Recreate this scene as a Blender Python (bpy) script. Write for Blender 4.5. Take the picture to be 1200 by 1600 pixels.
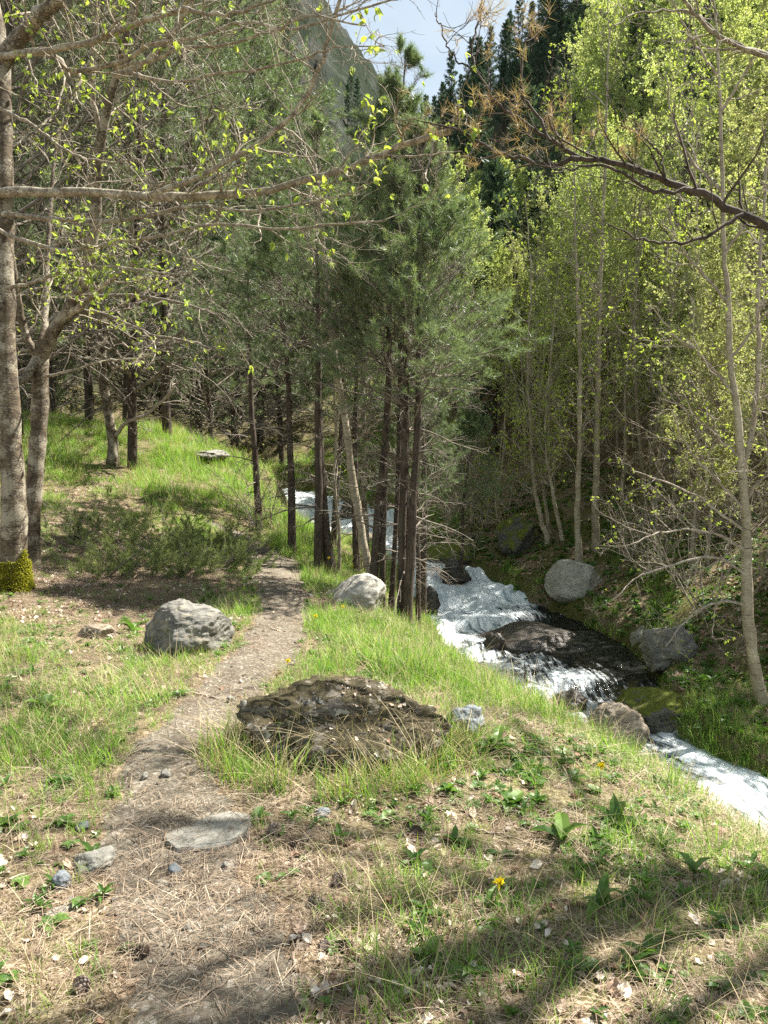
import bpy, math, time
import numpy as np
from mathutils import Vector, Quaternion, Matrix
T0 = time.time()
for o in list(bpy.data.objects):
    bpy.data.objects.remove(o)
SC = bpy.context.scene
COL = SC.collection
rad = math.radians

# ------------------------------------------------------------------ camera
CAM_Z, PITCH, FPX = 1.6, -5.0, 1200.0
cd = bpy.data.cameras.new('camera'); cam = bpy.data.objects.new('camera', cd); COL.objects.link(cam)
cam.location = (0, 0, CAM_Z); cam.rotation_euler = (rad(90 + PITCH), 0, 0)
cd.sensor_fit = 'VERTICAL'; cd.sensor_height = 36; cd.lens = 27; cd.clip_start = 0.05; cd.clip_end = 1500
SC.camera = cam
# ------------------------------------------------------------------ sky, sun, exposure
SUN_AZ, SUN_EL = 62.0, 56.0
SUN = np.array([math.cos(rad(SUN_EL)) * math.sin(rad(SUN_AZ)), math.cos(rad(SUN_EL)) * math.cos(rad(SUN_AZ)), math.sin(rad(SUN_EL))])
w = bpy.data.worlds.new('World'); SC.world = w; w.use_nodes = True
nt = w.node_tree; bg = nt.nodes['Background']
sky = nt.nodes.new('ShaderNodeTexSky'); sky.sky_type = 'NISHITA'; sky.sun_disc = False
sky.sun_elevation = rad(SUN_EL); sky.sun_rotation = rad(SUN_AZ); sky.altitude = 1400; sky.air_density = 1.0; sky.dust_density = 2.0
# thin bright high cloud over the whole sky
tc = nt.nodes.new('ShaderNodeTexCoord'); mp_ = nt.nodes.new('ShaderNodeMapping'); mp_.inputs[3].default_value = (1, 1, 2.2); nz = nt.nodes.new('ShaderNodeTexNoise'); nz.inputs['Scale'].default_value = 2.2; nz.inputs['Detail'].default_value = 7; nz.inputs['Roughness'].default_value = .6
rp = nt.nodes.new('ShaderNodeValToRGB'); rp.color_ramp.elements[0].position = .30; rp.color_ramp.elements[0].color = (.5, .5, .5, 1); rp.color_ramp.elements[1].position = .58; rp.color_ramp.elements[1].color = (.85, .85, .85, 1)
mxs = nt.nodes.new('ShaderNodeMix'); mxs.data_type = 'RGBA'; mxs.inputs[7].default_value = (4.8, 5.6, 6.1, 1)
nt.links.new(tc.outputs['Generated'], mp_.inputs[0]); nt.links.new(mp_.outputs[0], nz.inputs[0]); nt.links.new(nz.outputs[0], rp.inputs[0]); nt.links.new(rp.outputs[0], mxs.inputs[0]); nt.links.new(sky.outputs[0], mxs.inputs[6])
nt.links.new(mxs.outputs[2], bg.inputs[0]); bg.inputs[1].default_value = 0.05
sd = bpy.data.lights.new('sun', 'SUN'); sd.energy = 5.0; sd.angle = rad(0.53); sd.color = (1, 0.95, 0.86)
so = bpy.data.objects.new('sun', sd); COL.objects.link(so)
so.rotation_euler = Vector(SUN).to_track_quat('Z', 'Y').to_euler(); so.location = (8, 8, 20)
SC.view_settings.view_transform = 'Standard'; SC.view_settings.look = 'None'
SC.view_settings.exposure = 1.8; SC.view_settings.gamma = 1; SC.view_settings.use_curve_mapping = False
cy = SC.cycles
cy.use_denoising = False; cy.max_bounces = 7; cy.diffuse_bounces = 4; cy.glossy_bounces = 2; cy.transmission_bounces = 4; cy.transparent_max_bounces = 8
cy.caustics_reflective = False; cy.caustics_refractive = False

# ------------------------------------------------------------------ maths helpers
cp, sp_ = math.cos(rad(-PITCH)), math.sin(rad(-PITCH))
def raydir(px, py):
    a = (np.asarray(px, float) - 600) / FPX; b = (800 - np.asarray(py, float)) / FPX
    return np.stack([a + 0 * b, cp + b * sp_ + 0 * a, -sp_ + b * cp + 0 * a], -1)
def at(px, py, Y):
    d = raydir(px, py); t = np.asarray(Y, float) / d[..., 1]
    return d * t[..., None] + np.array([0, 0, CAM_Z])
def project(P):
    P = np.asarray(P, float); y = P[..., 1]; z = P[..., 2] - CAM_Z
    f = y * cp - z * sp_; u = y * sp_ + z * cp
    f = np.where(f < 0.05, 0.05, f)
    return 600 + FPX * P[..., 0] / f, 800 - FPX * u / f
def _h(ix, iy, iz, s):
    n = (ix * 374761393 + iy * 668265263 + iz * 2147483647 + s * 1274126177) & 0xffffffff
    n = ((n ^ (n >> 13)) * 1274126177) & 0xffffffff
    return ((n ^ (n >> 16)) & 0xffffff) / float(0xffffff)
def vnoise(p, seed=0):
    p = np.asarray(p, float); i = np.floor(p).astype(np.int64); f = p - i; u = f * f * (3 - 2 * f); r = 0
    for dx in (0, 1):
        for dy in (0, 1):
            for dz in (0, 1):
                wgt = (u[..., 0] if dx else 1 - u[..., 0]) * (u[..., 1] if dy else 1 - u[..., 1]) * (u[..., 2] if dz else 1 - u[..., 2])
                r = r + wgt * _h(i[..., 0] + dx, i[..., 1] + dy, i[..., 2] + dz, seed)
    return r * 2 - 1
def fbm(p, octv=4, seed=0, gain=0.5):
    p = np.asarray(p, float); r = 0; a = 1.0
    for k in range(octv):
        r = r + a * vnoise(p * 2 ** k + 17.3 * k, seed + k); a *= gain
    return r
def fb2(x, y, sc, octv=3, seed=0, gain=0.5):
    return fbm(np.stack([x * sc, y * sc, 0 * x + 0.37], -1), octv, seed, gain)
def sstep(a, b, x):
    t = np.clip((x - a) / (b - a), 0, 1); return t * t * (3 - 2 * t)
def norm(v):
    return v / np.maximum(np.linalg.norm(v, axis=-1, keepdims=True), 1e-9)

# ------------------------------------------------------------------ stream line: x, y, water z, half width, foam left, foam right
ST = np.array([
 [8.6, -6.0, -3.9, 1.0, .8, .8], [7.8, -1.0, -3.3, 1.0, .8, .8], [6.6, 3.0, -2.8, .9, .8, .8], [5.2, 5.6, -2.45, .8, .8, .7],
 [4.05, 6.9, -2.2, .62, .72, .5], [3.5, 7.8, -2.08, .58, .8, .58], [3.0, 8.7, -1.95, .68, .95, .7], [2.55, 9.8, -1.83, 1.0, .95, .5],
 [2.5, 11.0, -1.72, 1.35, .8, .12], [2.4, 12.4, -1.64, 1.35, .82, .0], [2.0, 13.8, -1.54, 1.2, 1.15, .3], [1.6, 15.1, -1.38, 1.0, 1.15, 1.05],
 [1.3, 16.1, -1.2, .85, 1.1, 1.1], [.85, 17.2, -.98, .75, 1.1, 1.1], [.1, 18.3, -.85, 1.0, 1.1, 1.1], [-.9, 20.0, -.72, 1.6, 1.1, 1.1],
 [-1.5, 23.0, -.5, 1.7, 1.1, 1.1], [-2.2, 25.8, -.28, 1.0, .9, .9], [-4.2, 28.0, -.1, .9, .7, .7], [-7.5, 30, .1, .9, .7, .7], [-12, 32.5, .5, .9, .7, .7], [-19, 36, 1.5, .9, .7, .7]])
def catmull(P, n):
    P = np.asarray(P, float); m = len(P); E = np.vstack([2 * P[0] - P[1], P, 2 * P[-1] - P[-2]]); out = []
    seg = np.linspace(0, m - 1 - 1e-9, n)
    i = seg.astype(int); t = (seg - i)[:, None]
    p0, p1, p2, p3 = E[i], E[i + 1], E[i + 2], E[i + 3]
    return 0.5 * ((2 * p1) + (-p0 + p2) * t + (2 * p0 - 5 * p1 + 4 * p2 - p3) * t * t + (-p0 + 3 * p1 - 3 * p2 + p3) * t ** 3)
STR = catmull(ST, 420)
def nearest(x, y, line, chunk=20000):
    """distance to a polyline, index, signed side (+ = to the right of the travel direction)"""
    x = np.ravel(x); y = np.ravel(y); D = np.empty(len(x)); I = np.empty(len(x), int)
    lx, ly = line[:, 0], line[:, 1]
    for s in range(0, len(x), chunk):
        d2 = (x[s:s + chunk, None] - lx) ** 2 + (y[s:s + chunk, None] - ly) ** 2
        k = d2.argmin(1); I[s:s + chunk] = k; D[s:s + chunk] = np.sqrt(d2[np.arange(len(k)), k])
    tx = np.gradient(lx); ty = np.gradient(ly); L = np.hypot(tx, ty); tx /= L; ty /= L
    ox = x - lx[I]; oy = y - ly[I]
    side = ox * ty[I] - oy * tx[I]
    return D, I, side

# ------------------------------------------------------------------ terrain height
CP = [(-6,-3,.2),(0,-4,0),(3,-4,-.6),(-6,0,.15),(-3,0,.05),(0,0,0),(2,0,-.1),(3.2,0,-.6),(-6,3,.2),(-3,3,.05),(0,3,0),(1.2,3,-.06),(1.8,3.5,-.31),(2.7,3.7,-1.0),
 (0,5,0),(-2.5,5,.05),(1.3,5,-.30),(.6,5,-.06),(2.1,5.3,-1.0),(-5,6,.3),(-2,7,.05),(-.3,7,-.03),(.6,6.8,-.29),(1.3,7.1,-.95),
 (.0,8.5,-.3),(-.8,8.5,-.04),(.7,8.8,-1.0),(-1.7,10,0),(-.9,10.5,-.12),(0,10.6,-.55),(-4,10,.25),(-7,10,.7),(-3,12,.25),
 (-1.5,11.6,.02),(-.8,13,-.3),(-1.3,15,-.2),(-2.2,14,.15),(-3.1,14.2,.62),(-4.5,16,1.1),(-8,16,1.5),(-3.3,18,.95),(-2.3,17,.15),(-2.1,19.6,.0),(-3,20,.75),
 (-3.2,23,.6),(-5,21.5,1.5),(-8,22,1.8),(-14,22,3),(-7,25.5,1.9),(-11,27.5,2.2),(-22,44,9),(-11,42,4.5),(-13,60,10),(-3,34,2.2),(-3,42,4),(-30,20,10),(-20,10,4),(-15,0,1.5),(-30,0,6),(-35,60,22),
 (16,106,50),(5,118,44),(30,95,62),(60,70,70),(-4,60,6.5),(0,80,20),(24,60,32),(14,40,15),(80,20,60),(60,-10,40),
 (0,215,92),(-10,215,106),(-22,215,128),(-70,190,140),(-120,120,120),(-60,90,45),(-120,30,60),(-5,100,14),(-8,140,32),(15,215,70),(90,180,70),(20,150,34),(-50,140,80)]
for k in range(1, len(ST) - 1):
    t = norm(ST[k + 1, :2] - ST[k - 1, :2]); rgt = np.array([t[1], -t[0]]); p = ST[k, :2]; zw = ST[k, 2]; hw = ST[k, 3]
    for off, dz in ((hw + .35, .3), (hw + 1.3, .75), (hw + 4, 2.1), (hw + 9, 5.8), (hw + 17, 12.5)):
        q = p + rgt * off
        if k in (5, 6, 7) and off < hw + 4: dz = {.3: .36, .75: .5}.get(dz, dz)
        if off > 6 and not (k % 3 == 0): continue
        CP.append((q[0], q[1], zw + dz))
    q = p - rgt * (hw + .3); CP.append((q[0], q[1], zw + .28))
CP = np.array(CP)
def mqk(x, y, c=1.0):
    return np.sqrt((x[:, None] - CP[:, 0]) ** 2 + (y[:, None] - CP[:, 1]) ** 2 + c * c)
_n = len(CP)
A = np.zeros((_n + 3, _n + 3)); A[:_n, :_n] = mqk(CP[:, 0], CP[:, 1]) - np.eye(_n) * 0.02
A[:_n, _n] = 1; A[:_n, _n + 1] = CP[:, 0]; A[:_n, _n + 2] = CP[:, 1]; A[_n:, :_n] = A[:_n, _n:].T
WT = np.linalg.lstsq(A, np.concatenate([CP[:, 2], [0, 0, 0]]), rcond=None)[0]
def H(x, y, fine=True):
    x = np.asarray(x, float); y = np.asarray(y, float); sh = x.shape; x = x.ravel(); y = y.ravel(); z = np.empty(len(x))
    for s in range(0, len(x), 40000):
        a, b = x[s:s + 40000], y[s:s + 40000]
        z[s:s + 40000] = mqk(a, b) @ WT[:_n] + WT[_n] + WT[_n + 1] * a + WT[_n + 2] * b
    D, I, side = nearest(x, y, STR)
    far = np.hypot(x, y)
    if fine:
        z += 0.035 * fb2(x, y, 0.9, 3, 5) + 0.012 * fb2(x, y, 5, 3, 9) * np.clip(1.5 - far / 20, 0.2, 1)
        rough = sstep(.2, 2.5, D) * sstep(0, .5, side) * np.clip(far / 14, 0, 6)
        z += rough * 0.22 * fb2(x, y, 0.5, 3, 21)
        z += sstep(60, 140, far) * (3.0 * fb2(x, y, 0.06, 4, 33) + sstep(-5, -30, x - .05 * y) * 5 * np.abs(fb2(x, y, .09, 4, 44)))
    zw = STR[I, 2]; hw = STR[I, 3]
    k = 1 - sstep(hw - .12, hw + .32, D)
    bed = zw - .28 - .22 * (1 - np.clip(D / hw, 0, 1)) + .09 * fb2(x, y, 2.2, 2, 41)
    z = z * (1 - k) + bed * k
    return z.reshape(sh)
def h1(x, y): return float(H(np.array([x]), np.array([y]))[0])
def hit(px, py, y0=1.2, y1=60):
    Ys = np.geomspace(y0, y1, 700); P = at(np.full(700, px), np.full(700, py), Ys)
    g = H(P[:, 0], P[:, 1]); b = np.nonzero(P[:, 2] < g)[0]
    return P[b[0]] if len(b) else P[-1]

# ------------------------------------------------------------------ path line (pixel, width px) -> world
_pp = [(418,872,78),(437,905,80),(440,950,80),(425,1000,104),(385,1050,112),(330,1110,125),(285,1170,150),(268,1230,185),(270,1300,215),(280,1400,240),(310,1500,270),(330,1600,290)]
PATH = []
for px, py, wpx in _pp:
    p = hit(px, py); PATH.append((p[0], p[1], 0.5 * wpx / FPX * p[1]))
PATH = [(-2.9, 12.6, .1), (-2.3, 12.0, .2)] + PATH + [(-.55, 1.2, .25), (-.5, -1, .25)]
PATH = catmull(np.array(PATH), 300)
def path_mask(x, y):
    D, I, s = nearest(x, y, PATH)
    wv = PATH[I, 2] * (1 + .38 * fb2(np.ravel(x), np.ravel(y), 2.5, 4, 77))
    return (1 - sstep(.72, 1.15, D / wv)).reshape(np.shape(x))
def mask_tab(tab):
    tab = np.array(tab, float)
    def f(x, y, z=None):
        z = H(x, y, False) if z is None else z
        px, py = project(np.stack([x, y, z], -1))
        far = np.asarray(y) < .8
        u = np.clip(px / 150, 0, 7.999); v = np.clip((py - 700) / 100, 0, 8.999); v = np.where(far, 8.999, v)
        i = v.astype(int); j = u.astype(int); fv = v - i; fu = u - j
        return tab[i, j] * (1 - fv) * (1 - fu) + tab[i + 1, j] * fv * (1 - fu) + tab[i, j + 1] * (1 - fv) * fu + tab[i + 1, j + 1] * fv * fu
    return f
GRASS = mask_tab([
 [.8,.9,1,1,.8,.5,.2,.2,.2],[.45,.18,.75,1,.8,.3,.3,.3,.3],[.12,.05,.05,.85,.8,.4,.5,.4,.3],[.6,.5,.6,1,1,.9,.5,.3,.3],
 [.8,.75,.6,.6,.85,1,1,.9,.8],[.7,.6,.25,.45,.75,.7,.9,1,.9],[.35,.3,.1,.25,.7,.55,.8,1,1],[.25,.3,.12,.15,.4,.5,.7,.85,.9],
 [.35,.35,.12,.15,.35,.45,.55,.6,.6],[.6,.6,.3,.25,.4,.4,.4,.3,.3]])

# ------------------------------------------------------------------ materials
def mat(name):
    m = bpy.data.materials.new(name); m.use_nodes = True; t = m.node_tree
    for n in list(t.nodes): t.nodes.remove(n)
    return m, t
class NT:
    def __init__(s, name):
        s.m, s.t = mat(name); s.out = s.n('ShaderNodeOutputMaterial')
    def n(s, ty, **kw):
        nd = s.t.nodes.new(ty)
        for k, v in kw.items(): setattr(nd, k, v)
        return nd
    def set(s, sock, v):
        if hasattr(v, 'is_output'): s.t.links.new(v, sock)
        elif v is not None: sock.default_value = v
    def pos(s, kind='Position'):
        return s.n('ShaderNodeNewGeometry').outputs[kind]
    def obj(s): return s.n('ShaderNodeTexCoord').outputs['Object']
    def map(s, vec, scale=(1, 1, 1), rot=(0, 0, 0)):
        nd = s.n('ShaderNodeMapping'); s.set(nd.inputs[0], vec); nd.inputs[3].default_value = scale; nd.inputs[2].default_value = rot; return nd.outputs[0]
    def noise(s, vec, scale, detail=4, rough=.55, col=False, dist=0):
        nd = s.n('ShaderNodeTexNoise'); s.set(nd.inputs['Vector'], vec); nd.inputs['Scale'].default_value = scale
        nd.inputs['Detail'].default_value = detail; nd.inputs['Roughness'].default_value = rough; nd.inputs['Distortion'].default_value = dist
        return nd.outputs[1 if col else 0]
    def vor(s, vec, scale, out='Color', feat='F1'):
        nd = s.n('ShaderNodeTexVoronoi', feature=feat); s.set(nd.inputs['Vector'], vec); nd.inputs['Scale'].default_value = scale; return nd.outputs[out]
    def ramp(s, f, stops, interp='LINEAR'):
        nd = s.n('ShaderNodeValToRGB'); s.set(nd.inputs[0], f); cr = nd.color_ramp; cr.interpolation = interp
        while len(cr.elements) < len(stops): cr.elements.new(.5)
        for e, (p, c) in zip(cr.elements, stops): e.position = p; e.color = (c, c, c, 1) if isinstance(c, (int, float)) else (*c, 1)
        return nd.outputs[0]
    def mix(s, f, a, b, bt='MIX'):
        nd = s.n('ShaderNodeMix', data_type='RGBA', blend_type=bt); nd.clamp_factor = True
        s.set(nd.inputs[0], f)
        for sk, v in ((nd.inputs[6], a), (nd.inputs[7], b)):
            s.set(sk, (*v, 1) if isinstance(v, tuple) and len(v) == 3 else v)
        return nd.outputs[2]
    def math(s, op, a, b=None, clamp=False):
        nd = s.n('ShaderNodeMath', operation=op); nd.use_clamp = clamp; s.set(nd.inputs[0], a)
        if b is not None: s.set(nd.inputs[1], b)
        return nd.outputs[0]
    def attr(s, name, out='Fac'):
        nd = s.n('ShaderNodeAttribute'); nd.attribute_name = name; return nd.outputs[out]
    def sep(s, v, ax):
        nd = s.n('ShaderNodeSeparateXYZ'); s.set(nd.inputs[0], v); return nd.outputs[ax]
    def bump(s, h, strength, dist=.02):
        nd = s.n('ShaderNodeBump'); s.set(nd.inputs['Height'], h); nd.inputs['Strength'].default_value = strength; nd.inputs['Distance'].default_value = dist; return nd.outputs[0]
    def rnd(s): return s.n('ShaderNodeObjectInfo').outputs['Random']
    def principled(s, col, rough=.8, bump=None, spec=.3, **kw):
        nd = s.n('ShaderNodeBsdfPrincipled'); s.set(nd.inputs['Base Color'], (*col, 1) if isinstance(col, tuple) else col)
        s.set(nd.inputs['Roughness'], rough); nd.inputs['Specular IOR Level'].default_value = spec
        if bump is not None: s.set(nd.inputs['Normal'], bump)
        for k, v in kw.items(): s.set(nd.inputs[k], v)
        return nd.outputs[0]
    def done(s, sh):
        s.t.links.new(sh, s.out.inputs[0]); return s.m
M = {}
def leaf_mat(name, stops, trans=.45, rough=.5, hue_var=.0, spec=.25, tscale=(1.15, 1.25, .6)):
    n = NT(name); v = n.math('ADD', n.math('MULTIPLY', n.attr('tint'), .75), n.math('MULTIPLY', n.rnd(), .25))
    c = n.ramp(v, stops)
    a = n.principled(c, rough, spec=spec)
    tr = n.n('ShaderNodeBsdfTranslucent'); n.set(tr.inputs[0], n.mix(1.0, c, (*tscale, 1), 'MULTIPLY'))
    mx = n.n('ShaderNodeMixShader'); mx.inputs[0].default_value = trans; n.t.links.new(a, mx.inputs[1]); n.t.links.new(tr.outputs[0], mx.inputs[2])
    M[name] = n.done(mx.outputs[0])
leaf_mat('birch_leaf', [(0, (.22, .29, .11)), (.4, (.37, .45, .16)), (.75, (.54, .60, .24)), (1, (.62, .60, .32))], .5, tscale=(1.1,1.12,.75))
leaf_mat('olive_leaf', [(0, (.24, .28, .12)), (.5, (.42, .45, .19)), (.9, (.58, .60, .30)), (1, (.55, .45, .22))], .45, tscale=(1.1,1.12,.75))
leaf_mat('young_leaf', [(0, (.16, .24, .05)), (.5, (.30, .39, .07)), (1, (.46, .52, .12))], .5, tscale=(1.15,1.15,.7))
leaf_mat('pine_needle', [(0, (.06, .095, .05)), (.45, (.145, .195, .105)), (.85, (.29, .35, .20)), (1, (.40, .42, .23))], .34, .42, spec=.45)
leaf_mat('shaded_needle', [(0, (.06, .09, .05)), (.5, (.15, .19, .11)), (1, (.32, .36, .22))], .3, .5, spec=.4)  # darker copy of the pine needles, shade between the crowns put into the colour
leaf_mat('sapling_needle', [(0, (.06, .095, .04)), (.5, (.17, .22, .08)), (1, (.42, .44, .18))], .35, .5)
leaf_mat('far_needle', [(0, (.045, .078, .055)), (.5, (.085, .13, .085)), (1, (.14, .185, .11))], .15, .6, spec=.2)
leaf_mat('brown_needle', [(0, (.20, .115, .065)), (.5, (.38, .235, .15)), (1, (.52, .42, .26))], .3, .6)
leaf_mat('grass', [(0, (.07, .145, .03)), (.35, (.16, .29, .055)), (.7, (.29, .43, .09)), (.9, (.44, .51, .17)), (1, (.56, .52, .28))], .45, .45, spec=.35)
leaf_mat('dry_grass', [(0, (.26, .20, .11)), (.5, (.42, .34, .20)), (1, (.60, .52, .34))], .25, .7)
leaf_mat('herb', [(0, (.05, .11, .025)), (.5, (.10, .19, .04)), (1, (.19, .29, .07))], .45, .4, spec=.4)
leaf_mat('dead_leaf', [(0, (.15, .085, .055)), (.25, (.30, .19, .13)), (.5, (.46, .36, .27)), (.8, (.64, .55, .45)), (1, (.74, .67, .58))], .15, .75, tscale=(1, .9, .8))
leaf_mat('litter_needle', [(0, (.09, .065, .045)), (.4, (.20, .145, .10)), (.8, (.40, .325, .235)), (1, (.60, .53, .41))], .1, .7, tscale=(1, .9, .8))
leaf_mat('moss_leaf', [(0, (.10, .10, .015)), (.5, (.24, .235, .025)), (1, (.48, .44, .05))], .35, .7)
leaf_mat('petal', [(0, (.80, .64, .01)), (1, (.88, .78, .04))], .3, .6, tscale=(1, .9, .3))

def bark(name, base, dark, pale, sc=14, stretch=.35, lich=.5, bump=.6):
    n = NT(name); o = n.obj(); v = n.map(o, (1, 1, stretch))
    a = n.noise(v, sc, 6, .65, dist=.6); b = n.noise(o, sc * .35, 4, .6); g = n.noise(v, sc * 3.5, 4, .7)
    c = n.mix(n.ramp(a, [(.36, 0), (.62, 1)]), dark, base)
    c = n.mix(n.math('MULTIPLY', n.ramp(n.math('ADD', n.math('MULTIPLY', b, .55), n.math('MULTIPLY', g, .45)), [(.5 , 0), (.56, 1)]), lich), c, pale)
    M[name] = n.done(n.principled(c, .85, n.bump(n.math('ADD', a, n.math('MULTIPLY', g, .4)), bump, .012)))
bark('lichen_bark', (.15, .115, .075), (.04, .03, .022), (.44, .40, .31), 15, 1.7, .65)
bark('branch_bark', (.29, .24, .175), (.10, .08, .058), (.50, .45, .35), 30, .8, .7, .4)
bark('pine_bark', (.085, .062, .045), (.03, .023, .018), (.15, .125, .095), 16, .45, .3, .9)
bark('dead_twig', (.20, .17, .135), (.10, .08, .065), (.34, .30, .25), 25, .6, .5, .3)
bark('shrub_twig', (.36, .30, .24), (.20, .165, .13), (.55, .49, .41), 25, .6, .5, .3)
def birch_bark():
    n = NT('birch_bark'); o = n.obj(); v = n.map(o, (2, 2, 14))
    a = n.noise(v, 3.2, 5, .7, dist=.8); b = n.noise(o, 4.0, 5, .7)
    c = n.mix(n.ramp(b, [(.35, 0), (.65, 1)]), (.24, .20, .14), (.45, .39, .29))
    c = n.mix(n.ramp(a, [(.56, 0), (.66, 1)]), c, (.06, .045, .035))
    M['birch_bark'] = n.done(n.principled(c, .75, n.bump(a, .3, .008)))
birch_bark()
def rock_mat(name, c0, c1, c2, moss=0., lich=.4, strata=1.0, scale=1.0, rough=.85, mosscol=(.12, .13, .02), wet=0.):
    n = NT(name); o = n.obj(); sx = n.map(o, (1 * scale, 1 * scale, (1 + 3.5 * strata) * scale), (.25, .35, .2))
    a = n.noise(sx, 4.5, 7, .66, dist=1.2); b = n.noise(o, 9 * scale, 6, .7); g = n.noise(o, 45 * scale, 4, .7); mus = n.noise(o, 5 * scale, 6, .75)
    c = n.mix(n.ramp(a, [(.34, 0), (.66, 1)]), c0, c1)
    c = n.mix(n.ramp(n.noise(sx, 14, 6, .75), [(.54, 0), (.64, .8)]), c, tuple(x * .35 for x in c0))
    c = n.mix(n.math('MULTIPLY', n.ramp(b, [(.55, 0), (.60, 1)]), lich), c, c2)
    up = n.sep(n.pos('Normal'), 2)
    c = n.mix(.35, c, n.ramp(g, [(.3, 0.1), (.7, .9)]), 'SOFT_LIGHT')
    if moss > 0:
        mm = n.math('ADD', n.math('MULTIPLY', mus, 1.6), n.math('MULTIPLY', up, .35))
        mf = n.ramp(mm, [(1.32 - moss * .6, 0), (1.42 - moss * .6, 1)])
        mc = n.ramp(n.noise(o, 30, 5, .7), [(.3, tuple(x * .35 for x in mosscol)), (.7, tuple(min(1, x * 1.5) for x in mosscol))])
        c = n.mix(mf, c, mc)
    hgt = n.math('ADD', n.math('ADD', a, n.math('MULTIPLY', b, .5)), n.math('MULTIPLY', g, .18))
    M[name] = n.done(n.principled(c, rough, n.bump(hgt, .75, .03 / scale), spec=.3 + wet))
rock_mat('slate', (.10, .095, .082), (.225, .215, .19), (.33, .29, .21), .0, .5)
rock_mat('mossy_rock', (.07, .06, .045), (.19, .17, .135), (.44, .41, .34), .575, .9, .3, 1.3, mosscol=(.042, .034, .014))
rock_mat('green_rock', (.07, .07, .06), (.15, .14, .12), (.22, .2, .14), .7, .3, .5, .8, mosscol=(.11, .125, .015))
rock_mat('wet_rock', (.02, .017, .014), (.065, .052, .038), (.12, .095, .06), .15, .3, .6, 1.0, .42, wet=.15)
rock_mat('tan_rock', (.15, .12, .09), (.32, .26, .19), (.42, .36, .26), .15, .4, .9, 1.0, .5)
rock_mat('pale_rock', (.24, .225, .19), (.42, .40, .35), (.50, .48, .40), .12, .3, .4, .8)
rock_mat('path_stone', (.14, .135, .115), (.24, .23, .20), (.33, .31, .25), 0, .35, .2, 1.6)
rock_mat('blue_stone', (.11, .125, .135), (.21, .23, .245), (.32, .33, .33), 0, .2, .8, 1.8)

def ground_mat(name, far=False):
    n = NT(name); p = n.pos()
    big = n.noise(p, .9, 5, .6); mid = n.noise(p, 6, 6, .65); fin = n.noise(p, 55, 5, .7)
    cell = n.vor(n.mix(.12, p, n.noise(p, 20, 3, .6, True), 'ADD'), 42); cell2 = n.vor(p, 95)
    lit = n.ramp(n.sep(cell, 0), [(0, (.05, .03, .02)), (.35, (.12, .078, .05)), (.65, (.22, .15, .10)), (.85, (.36, .28, .20)), (1, (.52, .44, .34))])
    lit2 = n.ramp(n.sep(cell2, 1), [(0, (.055, .034, .022)), (.5, (.15, .10, .065)), (1, (.40, .32, .23))])
    c = n.mix(n.ramp(mid, [(.4, 0), (.6, 1)]), lit, lit2)
    soil = n.ramp(fin, [(.25, (.06, .042, .03)), (.5, (.13, .095, .065)), (.8, (.24, .18, .12))])
    c = n.mix(n.ramp(big, [(.42, .05), (.62, .5)]), c, soil)
    grs = n.ramp(fin, [(.2, (.045, .065, .015)), (.6, (.12, .16, .03)), (.9, (.24, .25, .07))])
    c = n.mix(n.math('MULTIPLY', n.attr('grass'), n.ramp(mid, [(.35, .05), (.65, .6)])), c, grs)
    mos = n.ramp(n.noise(p, 18, 5, .7), [(.3, (.03, .035, .01)), (.6, (.10, .11, .015)), (.85, (.22, .22, .03))])
    c = n.mix(n.math('MULTIPLY', n.attr('moss'), n.ramp(n.noise(p, 1.6, 4, .6), [(.42, 0), (.55, 1)])), c, mos)
    h = n.math('ADD', n.math('MULTIPLY', n.sep(cell, 0), .6), n.math('ADD', mid, n.math('MULTIPLY', fin, .5)))
    M[name] = n.done(n.principled(c, .95, n.bump(h, .8, .02), spec=.1))
ground_mat('ground')
def path_mat():
    n = NT('path'); p = n.pos(); fin = n.noise(p, 48, 6, .75); mid = n.noise(p, 7, 6, .65); big = n.noise(p, 1.4, 4, .6)
    c = n.ramp(fin, [(.22, (.055, .046, .034)), (.45, (.13, .113, .086)), (.62, (.22, .197, .152)), (.85, (.39, .36, .29))])
    c = n.mix(n.ramp(mid, [(.45, 0), (.65, .75)]), c, (.10, .08, .06))
    c = n.mix(n.ramp(big, [(.45, 0), (.7, .35)]), c, (.20, .15, .11))
    cell = n.vor(p, 60); c = n.mix(n.ramp(n.sep(cell, 2), [(.86, 0), (.9, .4)]), c, n.ramp(n.sep(cell, 0), [(0, (.22, .19, .16)), (1, (.56, .52, .46))]))
    M['path'] = n.done(n.principled(c, .95, n.bump(n.math('ADD', fin, n.math('MULTIPLY', mid, 1.4)), .8, .018), spec=.1))
path_mat()
def forest_floor():
    n = NT('hillside'); p = n.pos()
    c = n.ramp(n.noise(p, .5, 7, .7), [(.3, (.03, .028, .018)), (.5, (.055, .055, .03)), (.7, (.10, .095, .055))])
    M['hillside'] = n.done(n.principled(c, .95, n.bump(n.noise(p, 2, 6, .7), .6, .3), spec=.05))
    n = NT('mountain'); p = n.pos(); v = n.map(p, (1, 1, .4))
    a = n.noise(v, .09, 9, .72, dist=1.0)
    c = n.ramp(a, [(.32, (.018, .024, .018)), (.48, (.045, .052, .042)), (.62, (.09, .092, .082)), (.8, (.17, .168, .155))])
    c = n.mix(n.ramp(n.noise(p, .05, 6, .7), [(.42, 0), (.52, .85)]), c, (.022, .034, .016))
    M['mountain'] = n.done(n.principled(c, .9, n.bump(a, 1.0, 4.0), spec=.05))
forest_floor()
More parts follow.
